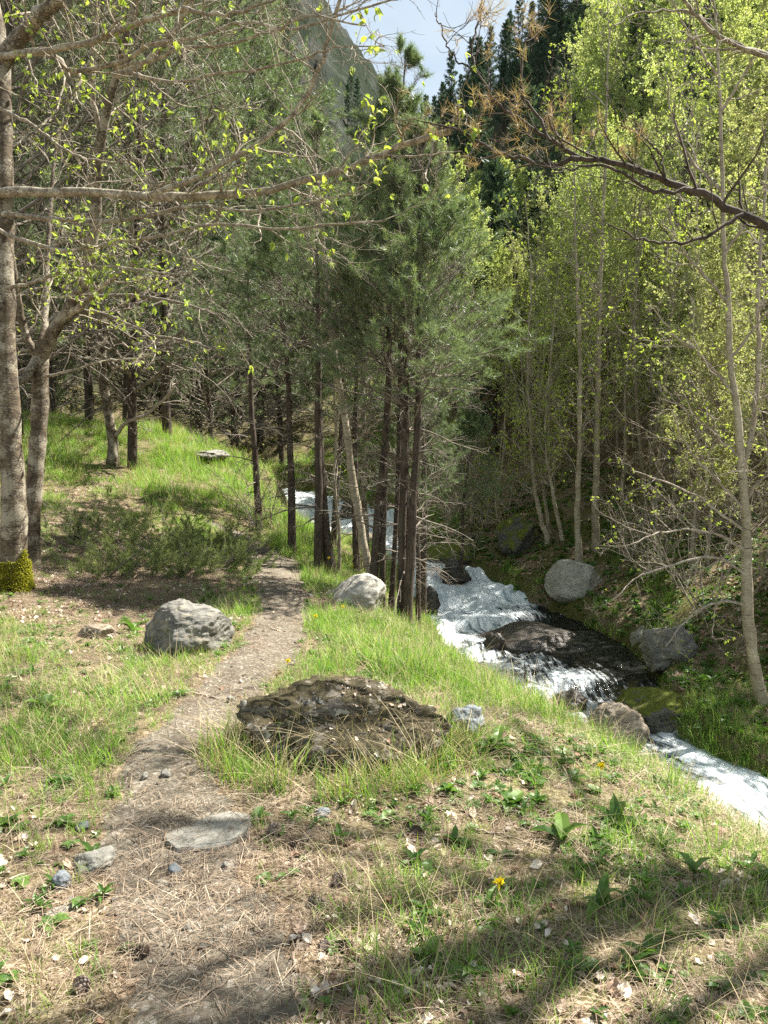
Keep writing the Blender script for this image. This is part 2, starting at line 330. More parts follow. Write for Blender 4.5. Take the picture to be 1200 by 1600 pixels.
def water_mat():
    n = NT('water'); uv = n.n('ShaderNodeUVMap').outputs[0]; p = n.pos()
    fl = n.map(uv, (1, 1, 1)); foam = n.attr('foam')
    s1 = n.noise(n.map(uv, (.9, 5.0, 1)), 1.5, 5, .6, dist=1.1); s2 = n.noise(n.map(uv, (1.8, 11, 1)), 2.2, 5, .62, dist=1.2); s3 = n.noise(p, 14, 3, .6)
    v = n.math('ADD', n.math('MULTIPLY', s1, .56), n.math('ADD', n.math('MULTIPLY', s2, .38), n.math('MULTIPLY', s3, .06)))
    f = n.math('ADD', v, n.math('MULTIPLY', n.math('SUBTRACT', foam, .5), .50))
    ff = n.ramp(f, [(.46, 0), (.54, .45), (.64, 1)])
    fc = n.mix(n.ramp(n.math('ADD', n.math('MULTIPLY', s1, .5), n.math('MULTIPLY', s2, .5)), [(.36, 0), (.56, 1)]), (.34, .43, .49), (.86, .89, .90))
    foamsh = n.principled(fc, .55, n.bump(n.math('ADD', s2, s3), .6, .06), spec=.2)
    bn = n.bump(n.math('ADD', n.math('MULTIPLY', s1, 1.5), s2), .55, .06)
    clear = n.principled((.03, .033, .028), .14, bn, spec=.6, IOR=1.33)
    gl = n.n('ShaderNodeBsdfTransparent'); gl.inputs[0].default_value = (.42, .40, .33, 1)
    m0 = n.n('ShaderNodeMixShader'); m0.inputs[0].default_value = .5; n.t.links.new(clear, m0.inputs[1]); n.t.links.new(gl.outputs[0], m0.inputs[2])
    m1 = n.n('ShaderNodeMixShader'); n.set(m1.inputs[0], ff); n.t.links.new(m0.outputs[0], m1.inputs[1]); n.t.links.new(foamsh, m1.inputs[2])
    M['water'] = n.done(m1.outputs[0])
water_mat()
def simple(name, c0, c1, sc=30, rough=.8):
    n = NT(name); c = n.mix(n.ramp(n.noise(n.obj(), sc, 4, .6), [(.35, 0), (.65, 1)]), c0, c1); M[name] = n.done(n.principled(c, rough, spec=.2))
simple('cone', (.10, .07, .05), (.34, .27, .22), 60)
simple('stick', (.20, .15, .11), (.36, .29, .22), 40)
simple('green_stem', (.12, .2, .04), (.2, .28, .07), 30, .5)

# ------------------------------------------------------------------ mesh helpers
class Geo:
    def __init__(s): s.V = []; s.Q = []; s.T = []; s.tv = []; s.n = 0; s.mq = []; s.mt = []
    def add(s, V, Q=None, T=None, tint=.5, mi=0):
        V = np.asarray(V, float).reshape(-1, 3)
        if Q is not None and len(Q): s.Q.append(np.asarray(Q) + s.n); s.mq.append(np.full(len(Q), mi))
        if T is not None and len(T): s.T.append(np.asarray(T) + s.n); s.mt.append(np.full(len(T), mi))
        s.V.append(V); s.tv.append(np.broadcast_to(np.asarray(tint, float), (len(V),)) if np.ndim(tint) <= 1 else tint); s.n += len(V)
    def mesh(s, name, mats, smooth=True, attrs=None, uv=None):
        me = bpy.data.meshes.new(name); V = np.concatenate(s.V) if s.V else np.zeros((0, 3))
        Q = np.concatenate(s.Q) if s.Q else np.zeros((0, 4), int); T = np.concatenate(s.T) if s.T else np.zeros((0, 3), int)
        me.vertices.add(len(V)); me.vertices.foreach_set('co', V.astype('f').ravel())
        loops = np.concatenate([Q.ravel(), T.ravel()]).astype('i'); me.loops.add(len(loops)); me.loops.foreach_set('vertex_index', loops)
        np_ = len(Q) + len(T); me.polygons.add(np_)
        st = np.concatenate([np.arange(len(Q)) * 4, len(Q) * 4 + np.arange(len(T)) * 3]).astype('i'); me.polygons.foreach_set('loop_start', st)
        if not isinstance(mats, (list, tuple)): mats = [mats]
        for m in mats: me.materials.append(M[m])
        if len(mats) > 1:
            me.polygons.foreach_set('material_index', np.concatenate(s.mq + s.mt).astype('i'))
        me.update(calc_edges=True)
        me.polygons.foreach_set('use_smooth', np.full(np_, smooth))
        a = me.attributes.new('tint', 'FLOAT', 'POINT'); a.data.foreach_set('value', np.concatenate(s.tv).astype('f'))
        for k, v in (attrs or {}).items():
            a = me.attributes.new(k, 'FLOAT', 'POINT'); a.data.foreach_set('value', np.asarray(v, 'f').ravel())
        if uv is not None:
            l = me.uv_layers.new(name='UVMap'); l.data.foreach_set('uv', uv[loops].astype('f').ravel())
        return me
def tubes(P, R, S=5):
    P = np.asarray(P, float); R = np.asarray(R, float); N, K, _ = P.shape
    t = norm(np.gradient(P, axis=1)); m = norm(P[:, -1] - P[:, 0])
    ref = np.where(np.abs(m[:, 2:3]) > .8, np.array([[1., 0, 0]]), np.array([[0, 0, 1.]]))[:, None, :]
    u = norm(np.cross(t, ref)); v = np.cross(t, u); an = np.arange(S) * 2 * math.pi / S
    V = P[:, :, None, :] + R[:, :, None, None] * (np.cos(an)[None, None, :, None] * u[:, :, None, :] + np.sin(an)[None, None, :, None] * v[:, :, None, :])
    b = (np.arange(N) * K * S)[:, None, None]; k = (np.arange(K - 1) * S)[None, :, None]; j = np.arange(S)[None, None, :]; j2 = (j + 1) % S
    Q = np.stack([b + k + j, b + k + j2, b + k + S + j2, b + k + S + j], -1).reshape(-1, 4)
    return V.reshape(-1, 3), Q
def grow(r, base, d, L, K, wob, up, r0, tip=.25):
    N = len(base); P = np.empty((N, K, 3)); P[:, 0] = base; d = norm(d.copy()); L = np.broadcast_to(L, (N,)); s = (L / (K - 1))[:, None]
    for k in range(1, K):
        d = norm(d + r.normal(0, wob, (N, 3)) + np.array([0, 0, up])); P[:, k] = P[:, k - 1] + d * s
    R = np.broadcast_to(r0, (N,))[:, None] * np.linspace(1, tip, K)[None, :]
    return P, R
def kids(r, P, R, n, t0, t1, ang, ang_sd, flat=0., rr=.5):
    N, K, _ = P.shape; t = t0 + (t1 - t0) * (np.arange(n)[None, :] + r.random((N, n))) / n
    f = t * (K - 1); i = np.minimum(f.astype(int), K - 2); w_ = (f - i)[..., None]; ar = np.arange(N)[:, None]
    b = P[ar, i] * (1 - w_) + P[ar, i + 1] * w_; tg = norm(P[ar, i + 1] - P[ar, i]); rad_ = R[ar, i] * (1 - w_[..., 0]) + R[ar, i + 1] * w_[..., 0]
    rv = r.normal(0, 1, (N, n, 3)); rv[..., 2] *= (1 - flat); side = norm(rv - (rv * tg).sum(-1, keepdims=True) * tg)
    a = r.normal(ang, ang_sd, (N, n))[..., None]
    d = np.cos(a) * tg + np.sin(a) * side
    return b.reshape(-1, 3), norm(d.reshape(-1, 3)), t.ravel(), (rad_ * rr).ravel()
def needles(r, g, pts, dirs, n, ln, wd, tint, spread=.9, mi=0):
    """thin triangles fanning out round each shoot"""
    N = len(pts); b = np.repeat(pts, n, 0); d0 = np.repeat(dirs, n, 0)
    d = norm(d0 * r.uniform(.2, 1.1, (N * n, 1)) + spread * norm(r.normal(0, 1, (N * n, 3))))
    b = b - d0 * r.uniform(0, ln * 1.2, (N * n, 1)); s = norm(np.cross(d, r.normal(0, 1, (N * n, 3)))) * wd
    l = ln * r.uniform(.7, 1.15, (N * n, 1))
    V = np.stack([b - s, b + s, b + d * l], 1)
    tt = np.repeat(np.clip(np.repeat(np.broadcast_to(tint, (N,)), n) + r.normal(0, .1, N * n), 0, 1), 3)
    g.add(V, T=np.arange(N * n * 3).reshape(-1, 3), tint=tt, mi=mi)
def leaves(r, g, pts, dirs, size, tint, aspect=.7, droop=.2, mi=0, fold=.15):
    N = len(pts); d = norm(dirs + r.normal(0, .55, (N, 3)) - np.array([0, 0, droop])); nrm = norm(r.normal(0, 1, (N, 3)) + np.array([0, 0, .6]))
    s = norm(np.cross(d, nrm)); nn = np.cross(s, d); L = (size * r.uniform(.6, 1.25, (N, 1))); W = L * aspect * .5
    V = np.stack([pts, pts + d * L * .45 + s * W + nn * L * fold, pts + d * L, pts + d * L * .45 - s * W + nn * L * fold], 1)
    b = np.arange(N)[:, None] * 4
    tt = np.repeat(np.clip(tint + r.normal(0, .18, N), 0, 1), 4)
    g.add(V, T=np.concatenate([b + [[0, 1, 2]], b + [[0, 2, 3]]]), tint=tt, mi=mi)

def link(name, me, parent=None, loc=None, label=None, cat=None, group=None, kind=None):
    o = bpy.data.objects.new(name, me); COL.objects.link(o)
    if parent is not None: o.parent = parent
    if loc is not None: o.location = loc
    if label: o['label'] = label
    if cat: o['category'] = cat
    if group: o['group'] = group
    if kind: o['kind'] = kind
    return o
def thing(name, label, cat, loc=(0, 0, 0), group=None, rz=0, sc=1.0):
    o = link(name, None, None, loc, label, cat, group); o.rotation_euler = (0, 0, rz); o.scale = (sc, sc, sc) if np.isscalar(sc) else sc
    o.empty_display_size = .2; return o
def place_tree(proto, name, label, cat, x, y, rz=0, sc=1.0, group=None, z=None, sink=.06, tilt=(0, 0)):
    """proto: list of (part name, mesh, kind). Thing empty + one object per part, meshes shared between copies"""
    t = thing(name, label, cat, (x, y, (h1(x, y) if z is None else z) - sink), group, rz, sc)
    t.rotation_euler = (tilt[0], tilt[1], rz)
    for pn, me, kd in proto: link(pn, me, t, kind=kd)
    return t

# ------------------------------------------------------------------ ground, hillside, mountain
def axis(lo, hi, n, c, k):
    u = np.linspace(math.asinh((lo - c) / k), math.asinh((hi - c) / k), n); return c + k * np.sinh(u)
xs = axis(-130, 100, 430, .3, 1.6); ys = axis(-8, 235, 560, 3.5, 2.2)
GX, GY = np.meshgrid(xs, ys); GZ = H(GX, GY)
nx, ny = len(xs), len(ys); idx = np.arange(nx * ny).reshape(ny, nx)
quads = np.stack([idx[:-1, :-1], idx[:-1, 1:], idx[1:, 1:], idx[1:, :-1]], -1).reshape(-1, 4)
cx = GX.ravel()[quads].mean(1); cyy = GY.ravel()[quads].mean(1)
Dg, Ig, Sg = nearest(GX, GY, STR)
mtn = (cyy > 45) & (cx < -8 + (cyy - 60) * .08) | (cyy > 140)
hil = ~mtn & ((cyy > 40) | (cx > 16))
grd = ~mtn & ~hil
gm = np.clip(GRASS(GX.ravel(), GY.ravel(), GZ.ravel()), 0, 1) * (1 - path_mask(GX.ravel(), GY.ravel()) * .9)
mo = .75 * sstep(-.2, .4, Sg) * (1 - sstep(2.5, 8, Dg)) + .3 * (1 - sstep(0, 1.2, Dg))
def sub_ground(name, sel, m):
    q = quads[sel]; used = np.unique(q); remap = np.full(nx * ny, -1); remap[used] = np.arange(len(used))
    g = Geo(); V = np.stack([GX.ravel(), GY.ravel(), GZ.ravel()], -1)[used]; g.add(V, Q=remap[q])
    return link(name, g.mesh(name, m, True, {'grass': gm[used], 'moss': np.clip(mo, 0, 1)[used]}), kind='structure')
sub_ground('ground', grd, 'ground'); sub_ground('hillside', hil, 'hillside'); sub_ground('mountain', mtn, 'mountain')

# path: a sheet just above the ground with ragged edge
xs2 = np.arange(-10, 2.2, .045); ys2 = np.concatenate([np.arange(-.5, 13, .05), np.arange(13, 27, .12)])
PX, PY = np.meshgrid(xs2, ys2); pm = path_mask(PX, PY); PZ = H(PX, PY) + .006 - (1 - sstep(.0, .35, pm)) * .03 + .004 * fb2(PX, PY, 14, 2, 3)
ii = np.arange(PX.size).reshape(PX.shape); qq = np.stack([ii[:-1, :-1], ii[:-1, 1:], ii[1:, 1:], ii[1:, :-1]], -1).reshape(-1, 4)
keep = (pm.ravel()[qq] > .02).all(1); qq = qq[keep]; us = np.unique(qq); rm = np.full(PX.size, -1); rm[us] = np.arange(len(us))
g = Geo(); g.add(np.stack([PX.ravel(), PY.ravel(), PZ.ravel()], -1)[us], Q=rm[qq]); link('path', g.mesh('path', 'path'), kind='structure')

# stream water
NS, NW = 900, 44
S2 = catmull(ST, NS); tv = norm(np.gradient(S2[:, :2], axis=0)); rg = np.stack([tv[:, 1], -tv[:, 0]], -1)
arc = np.concatenate([[0], np.cumsum(np.hypot(*np.diff(S2[:, :2], axis=0).T))])
w_ = np.linspace(-1, 1, NW)[None, :]
WX = S2[:, 0:1] + rg[:, 0:1] * w_ * (S2[:, 3:4] + .3); WY = S2[:, 1:2] + rg[:, 1:2] * w_ * (S2[:, 3:4] + .3)
foam = S2[:, 4:5] * (1 - w_) / 2 + S2[:, 5:6] * (1 + w_) / 2
U = arc[:, None] + 0 * w_; Vv = w_ * S2[:, 3:4]
tur = fbm(np.stack([U * 1.6, Vv * 3.2, 0 * U], -1), 4, 51); tur2 = fbm(np.stack([U * 6, Vv * 9, 0 * U + 3], -1), 3, 61)
WZ = S2[:, 2:3] + (.035 + .06 * foam) * tur + (.006 + .014 * foam) * tur2 + .05 * np.sin(U * 4.2 + 2.5 * tur) * foam
wi = np.arange(NS * NW).reshape(NS, NW)
g = Geo(); g.add(np.stack([WX, WY, WZ], -1).reshape(-1, 3), Q=np.stack([wi[:-1, :-1], wi[:-1, 1:], wi[1:, 1:], wi[1:, :-1]], -1).reshape(-1, 4))
link('stream', g.mesh('stream', 'water', True, {'foam': np.clip(foam + .25 * tur, 0, 1.2)}, uv=np.stack([U, Vv], -1).reshape(-1, 2)), kind='structure')
print('terrain', round(time.time() - T0, 1))

# ------------------------------------------------------------------ rocks
def ico(n):
    import bmesh
    bm = bmesh.new(); bmesh.ops.create_icosphere(bm, subdivisions=n, radius=1); V = np.array([v.co[:] for v in bm.verts]); F = np.array([[v.index for v in f.verts] for f in bm.faces]); bm.free(); return V, F
ICO = {n: ico(n) for n in (2, 3, 4, 5, 6)}
def rock_mesh(name, m, seed, dims, sub=5, cuts=14, rough=.17, depth=(.62, .95), layers=0., flat=None, lumps=None, prism=False):
    r = np.random.default_rng(seed); V, F = ICO[sub]; V = V.copy() * 1.08
    if lumps:
        U_ = norm(V); ts = []
        for c_, rr_ in lumps:
            c_ = np.array(c_); dc = U_ @ c_; ts.append(dc + np.sqrt(np.maximum(dc * dc - c_ @ c_ + rr_ * rr_, .0025)))
        ts = np.array(ts); V = U_ * (np.log(np.exp(ts * 9).sum(0)) / 9 - .06)[:, None]
    for k in range(cuts):
        nn = norm(r.normal(0, 1, 3) * ([1, 1, .05] if prism else [1, 1, 1])); dd = r.uniform(*depth); s = V @ nn; ex = np.maximum(s - dd, 0); V = V - ex[:, None] * nn * .94
    V = V * (1 + rough * fbm(V * 1.7 + seed, 5, seed)[:, None])
    if layers:
        q = V @ norm(np.array([.25, -.2, 1.0])) * 7 + 1.2 * fbm(V * 1.5, 3, seed + 3); V = V * (1 + layers * (np.abs((q % 1) - .5) - .25)[:, None])
    V = V * (1 + .035 * rough / .12 * fbm(V * 9, 3, seed + 9)[:, None])
    if flat: V[:, 2] = np.where(V[:, 2] > flat, flat + (V[:, 2] - flat) * .06, V[:, 2])
    V = V * np.array(dims) / 2
    g = Geo(); g.add(V, T=F); return g.mesh(name, m)
def rock(name, label, cat, m, px, py, wpx, hpx, depth_m, seed, sink=.25, Y=None, rz=0, group=None, kids_=None, **kw):
    """px,py = middle of the foot line in the photograph; width/height in pixels become metres at its distance"""
    p = hit(px, py); z0 = None
    if Y is not None:
        for _ in range(6):       # distance at which the foot line meets the water or the ground
            x = at(px, py, Y)[0]; D, I, sd_ = nearest(np.array([x]), np.array([Y]), STR); g0 = h1(x, Y)
            z0 = max(g0, STR[I[0], 2] - .02) if D[0] < STR[I[0], 3] + .6 else g0
            d = raydir(px, py); Y = .5 * Y + .5 * min(max((CAM_Z - z0) * d[1] / -d[2], Y * .8), Y * 1.25)
        x = at(px, py, Y)[0]; p = np.array([x, Y, z0])
    k = p[1] / FPX; W = wpx * k; Hh = hpx * k
    me = rock_mesh(name, m, seed, (W, depth_m, Hh * (1 + sink)), **kw)
    zb = h1(p[0], p[1] + depth_m * .4) if z0 is None else max(p[2], min(h1(p[0], p[1] + depth_m * .4), p[2] + .12))
    o = link(name, me, None, (p[0], p[1] + depth_m * .45, zb + Hh * (.5 - sink / 2) * .9), label, cat, group); o.rotation_euler = (0, 0, rz)
    return o
R1 = rock('boulder', 'grey layered boulder on the grass left of the path', 'boulder', 'slate', 281, 1026, 136, 78, .58, 15, .35, cuts=7, rough=.09, layers=.03, sub=6, rz=.1, depth=(.72, .97))
RB = rock('outcrop', 'low wide mossy outcrop right of the path with dry grass growing over it', 'rock', 'mossy_rock', 530, 1208, 335, 118, .72, 8, .35, cuts=3, rough=.2, lumps=[((-.28, 0, .22), .78), ((.42, .05, .2), .62), ((-.6, -.1, -.2), .66), ((.05, -.35, -.15), .72), ((.62, -.05, -.2), .6), ((-.1, .3, .1), .7)], sub=6, rz=-.05, depth=(.7, .95))
rock('stone', 'small blue grey stone just right of the mossy outcrop', 'stone', 'blue_stone', 735, 1155, 62, 44, .24, 23, .3, cuts=14, layers=.05, rz=.4)
rock('stepping_stone', 'large flat pale grey stone set level in the path', 'stone', 'path_stone', 322, 1342, 150, 16, .34, 34, 3.0, cuts=7, rough=.08, rz=.25, depth=(.45, .75), flat=.3, prism=True); _o = bpy.data.objects['stepping_stone']; _o.location.z = h1(_o.location.x, _o.location.y) + .004
rock('stone', 'rounded pale stone at the left edge of the path', 'stone', 'path_stone', 138, 1366, 60, 22, .16, 37, .8, cuts=6)
rock('stone', 'small round blue grey stone left of the path', 'stone', 'blue_stone', 91, 1392, 27, 26, .06, 41, .3, cuts=3, sub=4)
rock('flat_stone', 'flat broken stone half buried at the far left below the round pale stone', 'stone', 'path_stone', 40, 1440, 120, 14, .2, 43, 2.5, flat=.3, cuts=12, rough=.08)
rock('flat_stone', 'small tan flat stone in the litter left of the boulder', 'stone', 'tan_rock', 150, 1000, 62, 22, .25, 47, .6, cuts=10)
rock('boulder', 'long pale weathered boulder at the foot of the leaning birch', 'boulder', 'pale_rock', 554, 950, 104, 50, .7, 53, .6, cuts=9, rough=.1, rz=-.5)
rock('river_rock', 'round dark wet boulder on the near water edge beside the pine trunks', 'rock', 'wet_rock', 668, 962, 46, 42, .5, 59, .3, Y=12.0, cuts=7)
rock('river_rock', 'tan and dark boulder splitting the rapids in the lower stream', 'rock', 'tan_rock', 972, 1168, 100, 62, .55, 61, .35, Y=8.95, cuts=10, layers=.04)
rock('river_rock', 'low dark rounded rock in the white water below the big green slab', 'rock', 'wet_rock', 712, 912, 56, 32, .7, 67, .4, Y=15.0, cuts=6)
rock('river_slab', 'broad wet brown slab in the middle of the dark pool', 'rock', 'wet_rock', 838, 1016, 170, 22, 1.6, 71, 1.4, Y=11.6, cuts=7, rough=.07, depth=(.8, .98))
rock('river_rock', 'small black stone standing against the broad pool slab', 'rock', 'wet_rock', 776, 1016, 36, 26, .25, 73, .3, Y=11.5, cuts=6)
rock('river_slab', 'wide green mossed slab at the far bank above the rapids', 'rock', 'green_rock', 718, 886, 108, 34, 1.4, 79, .4, Y=17.0, cuts=8, rough=.08)
rock('boulder', 'pale angular boulder with a slanting flat top on the far bank', 'boulder', 'pale_rock', 903, 936, 92, 54, .8, 15, .3, Y=14.2, cuts=9, rough=.06, rz=-.3, depth=(.6, .9))
rock('river_rock', 'bright mossy mound of rock on the far side of the lower rapids', 'rock', 'green_rock', 1042, 1142, 128, 52, .8, 89, .3, Y=9.2, cuts=5, rough=.2, depth=(.75,.97))
rock('stone', 'small pale stone standing at the dark water edge below the mossy bank', 'stone', 'pale_rock', 1002, 1015, 24, 34, .3, 97, .3, Y=12.6, cuts=8)
rock('boulder', 'smooth grey boulder on the far bank right of the small pale stone', 'boulder', 'slate', 1050, 1040, 86, 62, .7, 101, .3, Y=12.4, cuts=9)
rock('river_rock', 'flat brown rock under the white water at the upper bend', 'rock', 'tan_rock', 565, 862, 70, 28, .8, 103, .4, Y=17.6, cuts=8)
rock('river_rock', 'dark rock in the fast water at the far upper bend', 'rock', 'wet_rock', 545, 812, 34, 30, .8, 107, .3, Y=24.0, cuts=8)
rock('river_rock', 'dark rock beside the grass tongue at the lower stream', 'rock', 'wet_rock', 896, 1112, 60, 26, .5, 109, .5, Y=9.9, cuts=7)
rock('boulder', 'dark mossy rock on the slope above the pale angular boulder', 'boulder', 'green_rock', 812, 870, 64, 50, .9, 127, .3, Y=17.5, cuts=10)
_o = rock('boulder', 'bit of pale far trail at the top of the meadow, made as a low flat rock', 'boulder', 'path_stone', 318, 724, 56, 9, 1.2, 137, 1.0, cuts=8); _o.location.z = h1(_o.location.x, _o.location.y) - .01  # flattened rock added in place of the pale far trail
print('rocks', round(time.time() - T0, 1))

# ------------------------------------------------------------------ tree prototypes
def pine_proto(seed, Ht=6.0, r0=.065, live=.38, nl1=70, Lmax=1.7, n2=9, n3=3, nn=36, nl=.085, nw=.0024, leafm='pine_needle', lean=.02, dead=26, S=8, shape='cone'):
    r = np.random.default_rng(seed); tr = Geo(); br = Geo(); cr = Geo()
    P0, R0 = grow(r, np.zeros((1, 3)), np.array([[lean, lean * .3, 1.]]), Ht, 26, .022, .03, r0, .12)
    V, Q = tubes(P0, R0, S); tr.add(V, Q)
    b, d, t, rr = kids(r, P0, R0, nl1, live, .985, 1.15, .12, 0, .42)
    wh = .42 / Ht; tq = np.clip(np.round(t / wh) * wh + r.normal(0, .006, len(t)), live, .985); i_ = np.minimum((tq * 25).astype(int), 24); f_ = (tq * 25 - i_)[:, None]; b = P0[0, i_] * (1 - f_) + P0[0, i_ + 1] * f_; t = tq
    tt = (t - live) / (1 - live); ang = 1.25 - .65 * tt + r.normal(0, .1, len(t)); az = np.arange(len(t)) * 2.4 + r.normal(0, .3, len(t))
    d = np.stack([np.sin(ang) * np.cos(az), np.sin(ang) * np.sin(az), np.cos(ang)], -1)
    prof = (np.sin(np.clip(tt * .85 + .18, 0, 1) * math.pi) * .75 + .25) if shape == 'round' else (1 - tt) ** .75 * .9 + .12
    L = Lmax * prof * r.uniform(.7, 1.15, len(t))
    P1, R1_ = grow(r, b, d, L, 9, .09, .05, np.maximum(rr * (.8 if Ht < 10 else 1.1), .006), .25); V, Q = tubes(P1, R1_, 5); br.add(V, Q)
    b, d, t2, rr = kids(r, P1, R1_, n2, .25, .98, .8, .2, .45, .6); L2 = np.repeat(L, n2) * .42 * (1.15 - t2 * .75) * r.uniform(.6, 1.2, len(t2))
    P2, R2 = grow(r, b, d, L2, 5, .12, .08, np.maximum(rr, .003), .4); V, Q = tubes(P2, R2, 3); br.add(V, Q)
    b, d, t3, rr = kids(r, P2, R2, n3, .3, 1., .7, .25, .2, .7); L3 = np.maximum(np.repeat(L2, n3) * .4, .05) * r.uniform(.6, 1.2, len(t3))
    P3, R3 = grow(r, b, d, L3, 3, .15, .15, np.maximum(rr, .002), .6); V, Q = tubes(P3, R3, 3); br.add(V, Q)
    tips = np.concatenate([P3[:, -1], P2[:, -1]]); dr = norm(np.concatenate([P3[:, -1] - P3[:, 0], P2[:, -1] - P2[:, -2]]))
    cl = vnoise(tips * 1.8, seed) * .22; kq = fbm(tips * 1.7, 2, seed + 5) > -.12; tips, dr, cl = tips[kq], dr[kq], cl[kq]
    needles(r, cr, tips, dr, nn, nl, nw, .5 + cl, spread=.62)
    parts = [('trunk', tr.mesh('trunk', 'pine_bark'), None), ('branches', br.mesh('branches', 'dead_twig'), 'stuff'), ('crown', cr.mesh('crown', leafm, False), 'stuff')]
    if dead:
        dg = Geo(); b, d, t, rr = kids(r, P0, R0, dead, .12, live + .1, 1.45, .15, 0, .22)
        P1, R1_ = grow(r, b, d, r.uniform(.35, 1.2, len(t)) * Lmax * .6, 7, .12, -.05, np.maximum(rr, .004), .3); V, Q = tubes(P1, R1_, 4); dg.add(V, Q)
        b, d, t, rr = kids(r, P1, R1_, 6, .2, 1, .8, .25, .2, .55); P2, R2 = grow(r, b, d, r.uniform(.12, .45, len(t)), 5, .2, -.02, np.maximum(rr, .0022), .4); V, Q = tubes(P2, R2, 3); dg.add(V, Q)
        b, d, t, rr = kids(r, P2, R2, 3, .2, 1, .8, .25, 0, .7); P3, R3 = grow(r, b, d, r.uniform(.05, .2, len(t)), 3, .2, 0, np.maximum(rr, .0018), .5); V, Q = tubes(P3, R3, 3); dg.add(V, Q)
        parts.append(('dead_branches', dg.mesh('dead_branches', 'dead_twig'), 'stuff'))
    return parts
def birch_proto(seed, Ht=11., r0=.05, start=.14, nl1=48, Lmax=2.7, n2=9, n3=6, nleaf=8, size=.058, leafm='birch_leaf', barkm='birch_bark', up=.10, lean=.03, tint=.5, ang=.8, twigm='shrub_twig', dense=1.0, multi=1):
    r = np.random.default_rng(seed); tr = Geo(); br = Geo(); cr = Geo()
    bb = np.zeros((multi, 3)); dd = np.stack([np.r_[lean, r.normal(0, .16, 2)][: 2].tolist() + [1.] if k == 0 else [r.normal(0, .2), r.normal(0, .2), 1.] for k in range(multi)])
    bb[:, :2] = r.normal(0, .12, (multi, 2)) * (multi > 1)
    P0, R0 = grow(r, bb, dd, Ht * (np.r_[1., r.uniform(.6, .95, multi - 1)]), 24, .035, .03, r0 * np.r_[1., r.uniform(.55, .9, multi - 1)], .12); V, Q = tubes(P0, R0, 8); tr.add(V, Q)
    b, d, t, rr = kids(r, P0, R0, nl1 // multi, start, .98, ang, .15, 0, .45); tt = (t - start) / (1 - start)
    Lp = np.repeat(np.linalg.norm(P0[:, -1] - P0[:, 0], axis=1) / Ht, nl1 // multi)
    L = Lmax * Lp * (np.sin(np.clip(.25 + tt * .8, 0, 1) * math.pi) * .8 + .2) * r.uniform(.6, 1.2, len(t))
    P1, R1_ = grow(r, b, d, L, 9, .08, up, np.maximum(rr * .8, .006), .2); V, Q = tubes(P1, R1_, 4); br.add(V, Q)
    b, d, t2, rr = kids(r, P1, R1_, n2, .15, .98, .75, .2, .2, .6); L2 = np.repeat(L, n2) * .38 * (1.2 - t2 * .8) * r.uniform(.5, 1.2, len(t2))
    P2, R2 = grow(r, b, d, L2, 6, .13, .04, np.maximum(rr, .003), .35); V, Q = tubes(P2, R2, 3); br.add(V, Q)
    b, d, t3, rr = kids(r, P2, R2, n3, .2, 1., .7, .25, .1, .7); L3 = np.maximum(np.repeat(L2, n3) * .45, .06) * r.uniform(.5, 1.2, len(t3))
    P3, R3 = grow(r, b, d, L3, 4, .15, .02, np.maximum(rr, .002), .6); V, Q = tubes(P3, R3, 3); br.add(V, Q)
    b, d, t4, rr = kids(r, P3, R3, nleaf, .1, 1., .9, .3, 0, 1)
    cl = fbm(b * .9, 2, seed); kp = (cl + r.normal(0, .25, len(b))) > (-.9 if dense >= 1 else .1 - dense)
    leaves(r, cr, b[kp], d[kp], size, tint + .2 * cl[kp])
    return [('trunk', tr.mesh('trunk', barkm), None), ('branches', br.mesh('branches', twigm), 'stuff'), ('crown', cr.mesh('crown', leafm, False), 'stuff')]
PINE = [pine_proto(201 + k, Ht=[5.2, 6.2, 5.6, 7.4][k], live=[.46, .42, .5, .42][k], Lmax=[1.45, 1.6, 1.4, 1.4][k], dead=15) for k in range(4)]
BIGPINE = [pine_proto(301 + k, Ht=[12.5, 14.][k], r0=.12, live=.12, nl1=96, Lmax=4.0, n2=11, n3=4, nn=30, nl=.14, nw=.0052, dead=22, S=10, shape='round') for k in range(2)]
SHADED_PINE = [pine_proto(331 + k, Ht=[12.5, 14.][k], r0=.11, live=.14, nl1=80, Lmax=4.2, n2=11, n3=4, nn=30, nl=.14, nw=.0055, dead=14, S=10, shape='round', leafm='shaded_needle') for k in range(2)]
BIRCH = [birch_proto(401, 10.5), birch_proto(402, 12, n2=9, tint=.62), birch_proto(403, 9, r0=.055, dense=.55, tint=.45), birch_proto(404, 11, start=.3, tint=.7, ang=.65), birch_proto(405, 8, r0=.05, multi=4, nl1=44, Lmax=2.2, tint=.5, dense=.8)]
OLIVE = [birch_proto(411, 8, r0=.045, start=.12, leafm='olive_leaf', nleaf=5, dense=.9, barkm='shrub_twig', Lmax=2.2), birch_proto(412, 9, r0=.05, start=.2, leafm='olive_leaf', nleaf=5, dense=.85, multi=3, nl1=45, barkm='shrub_twig')]
print('protos', round(time.time() - T0, 1))

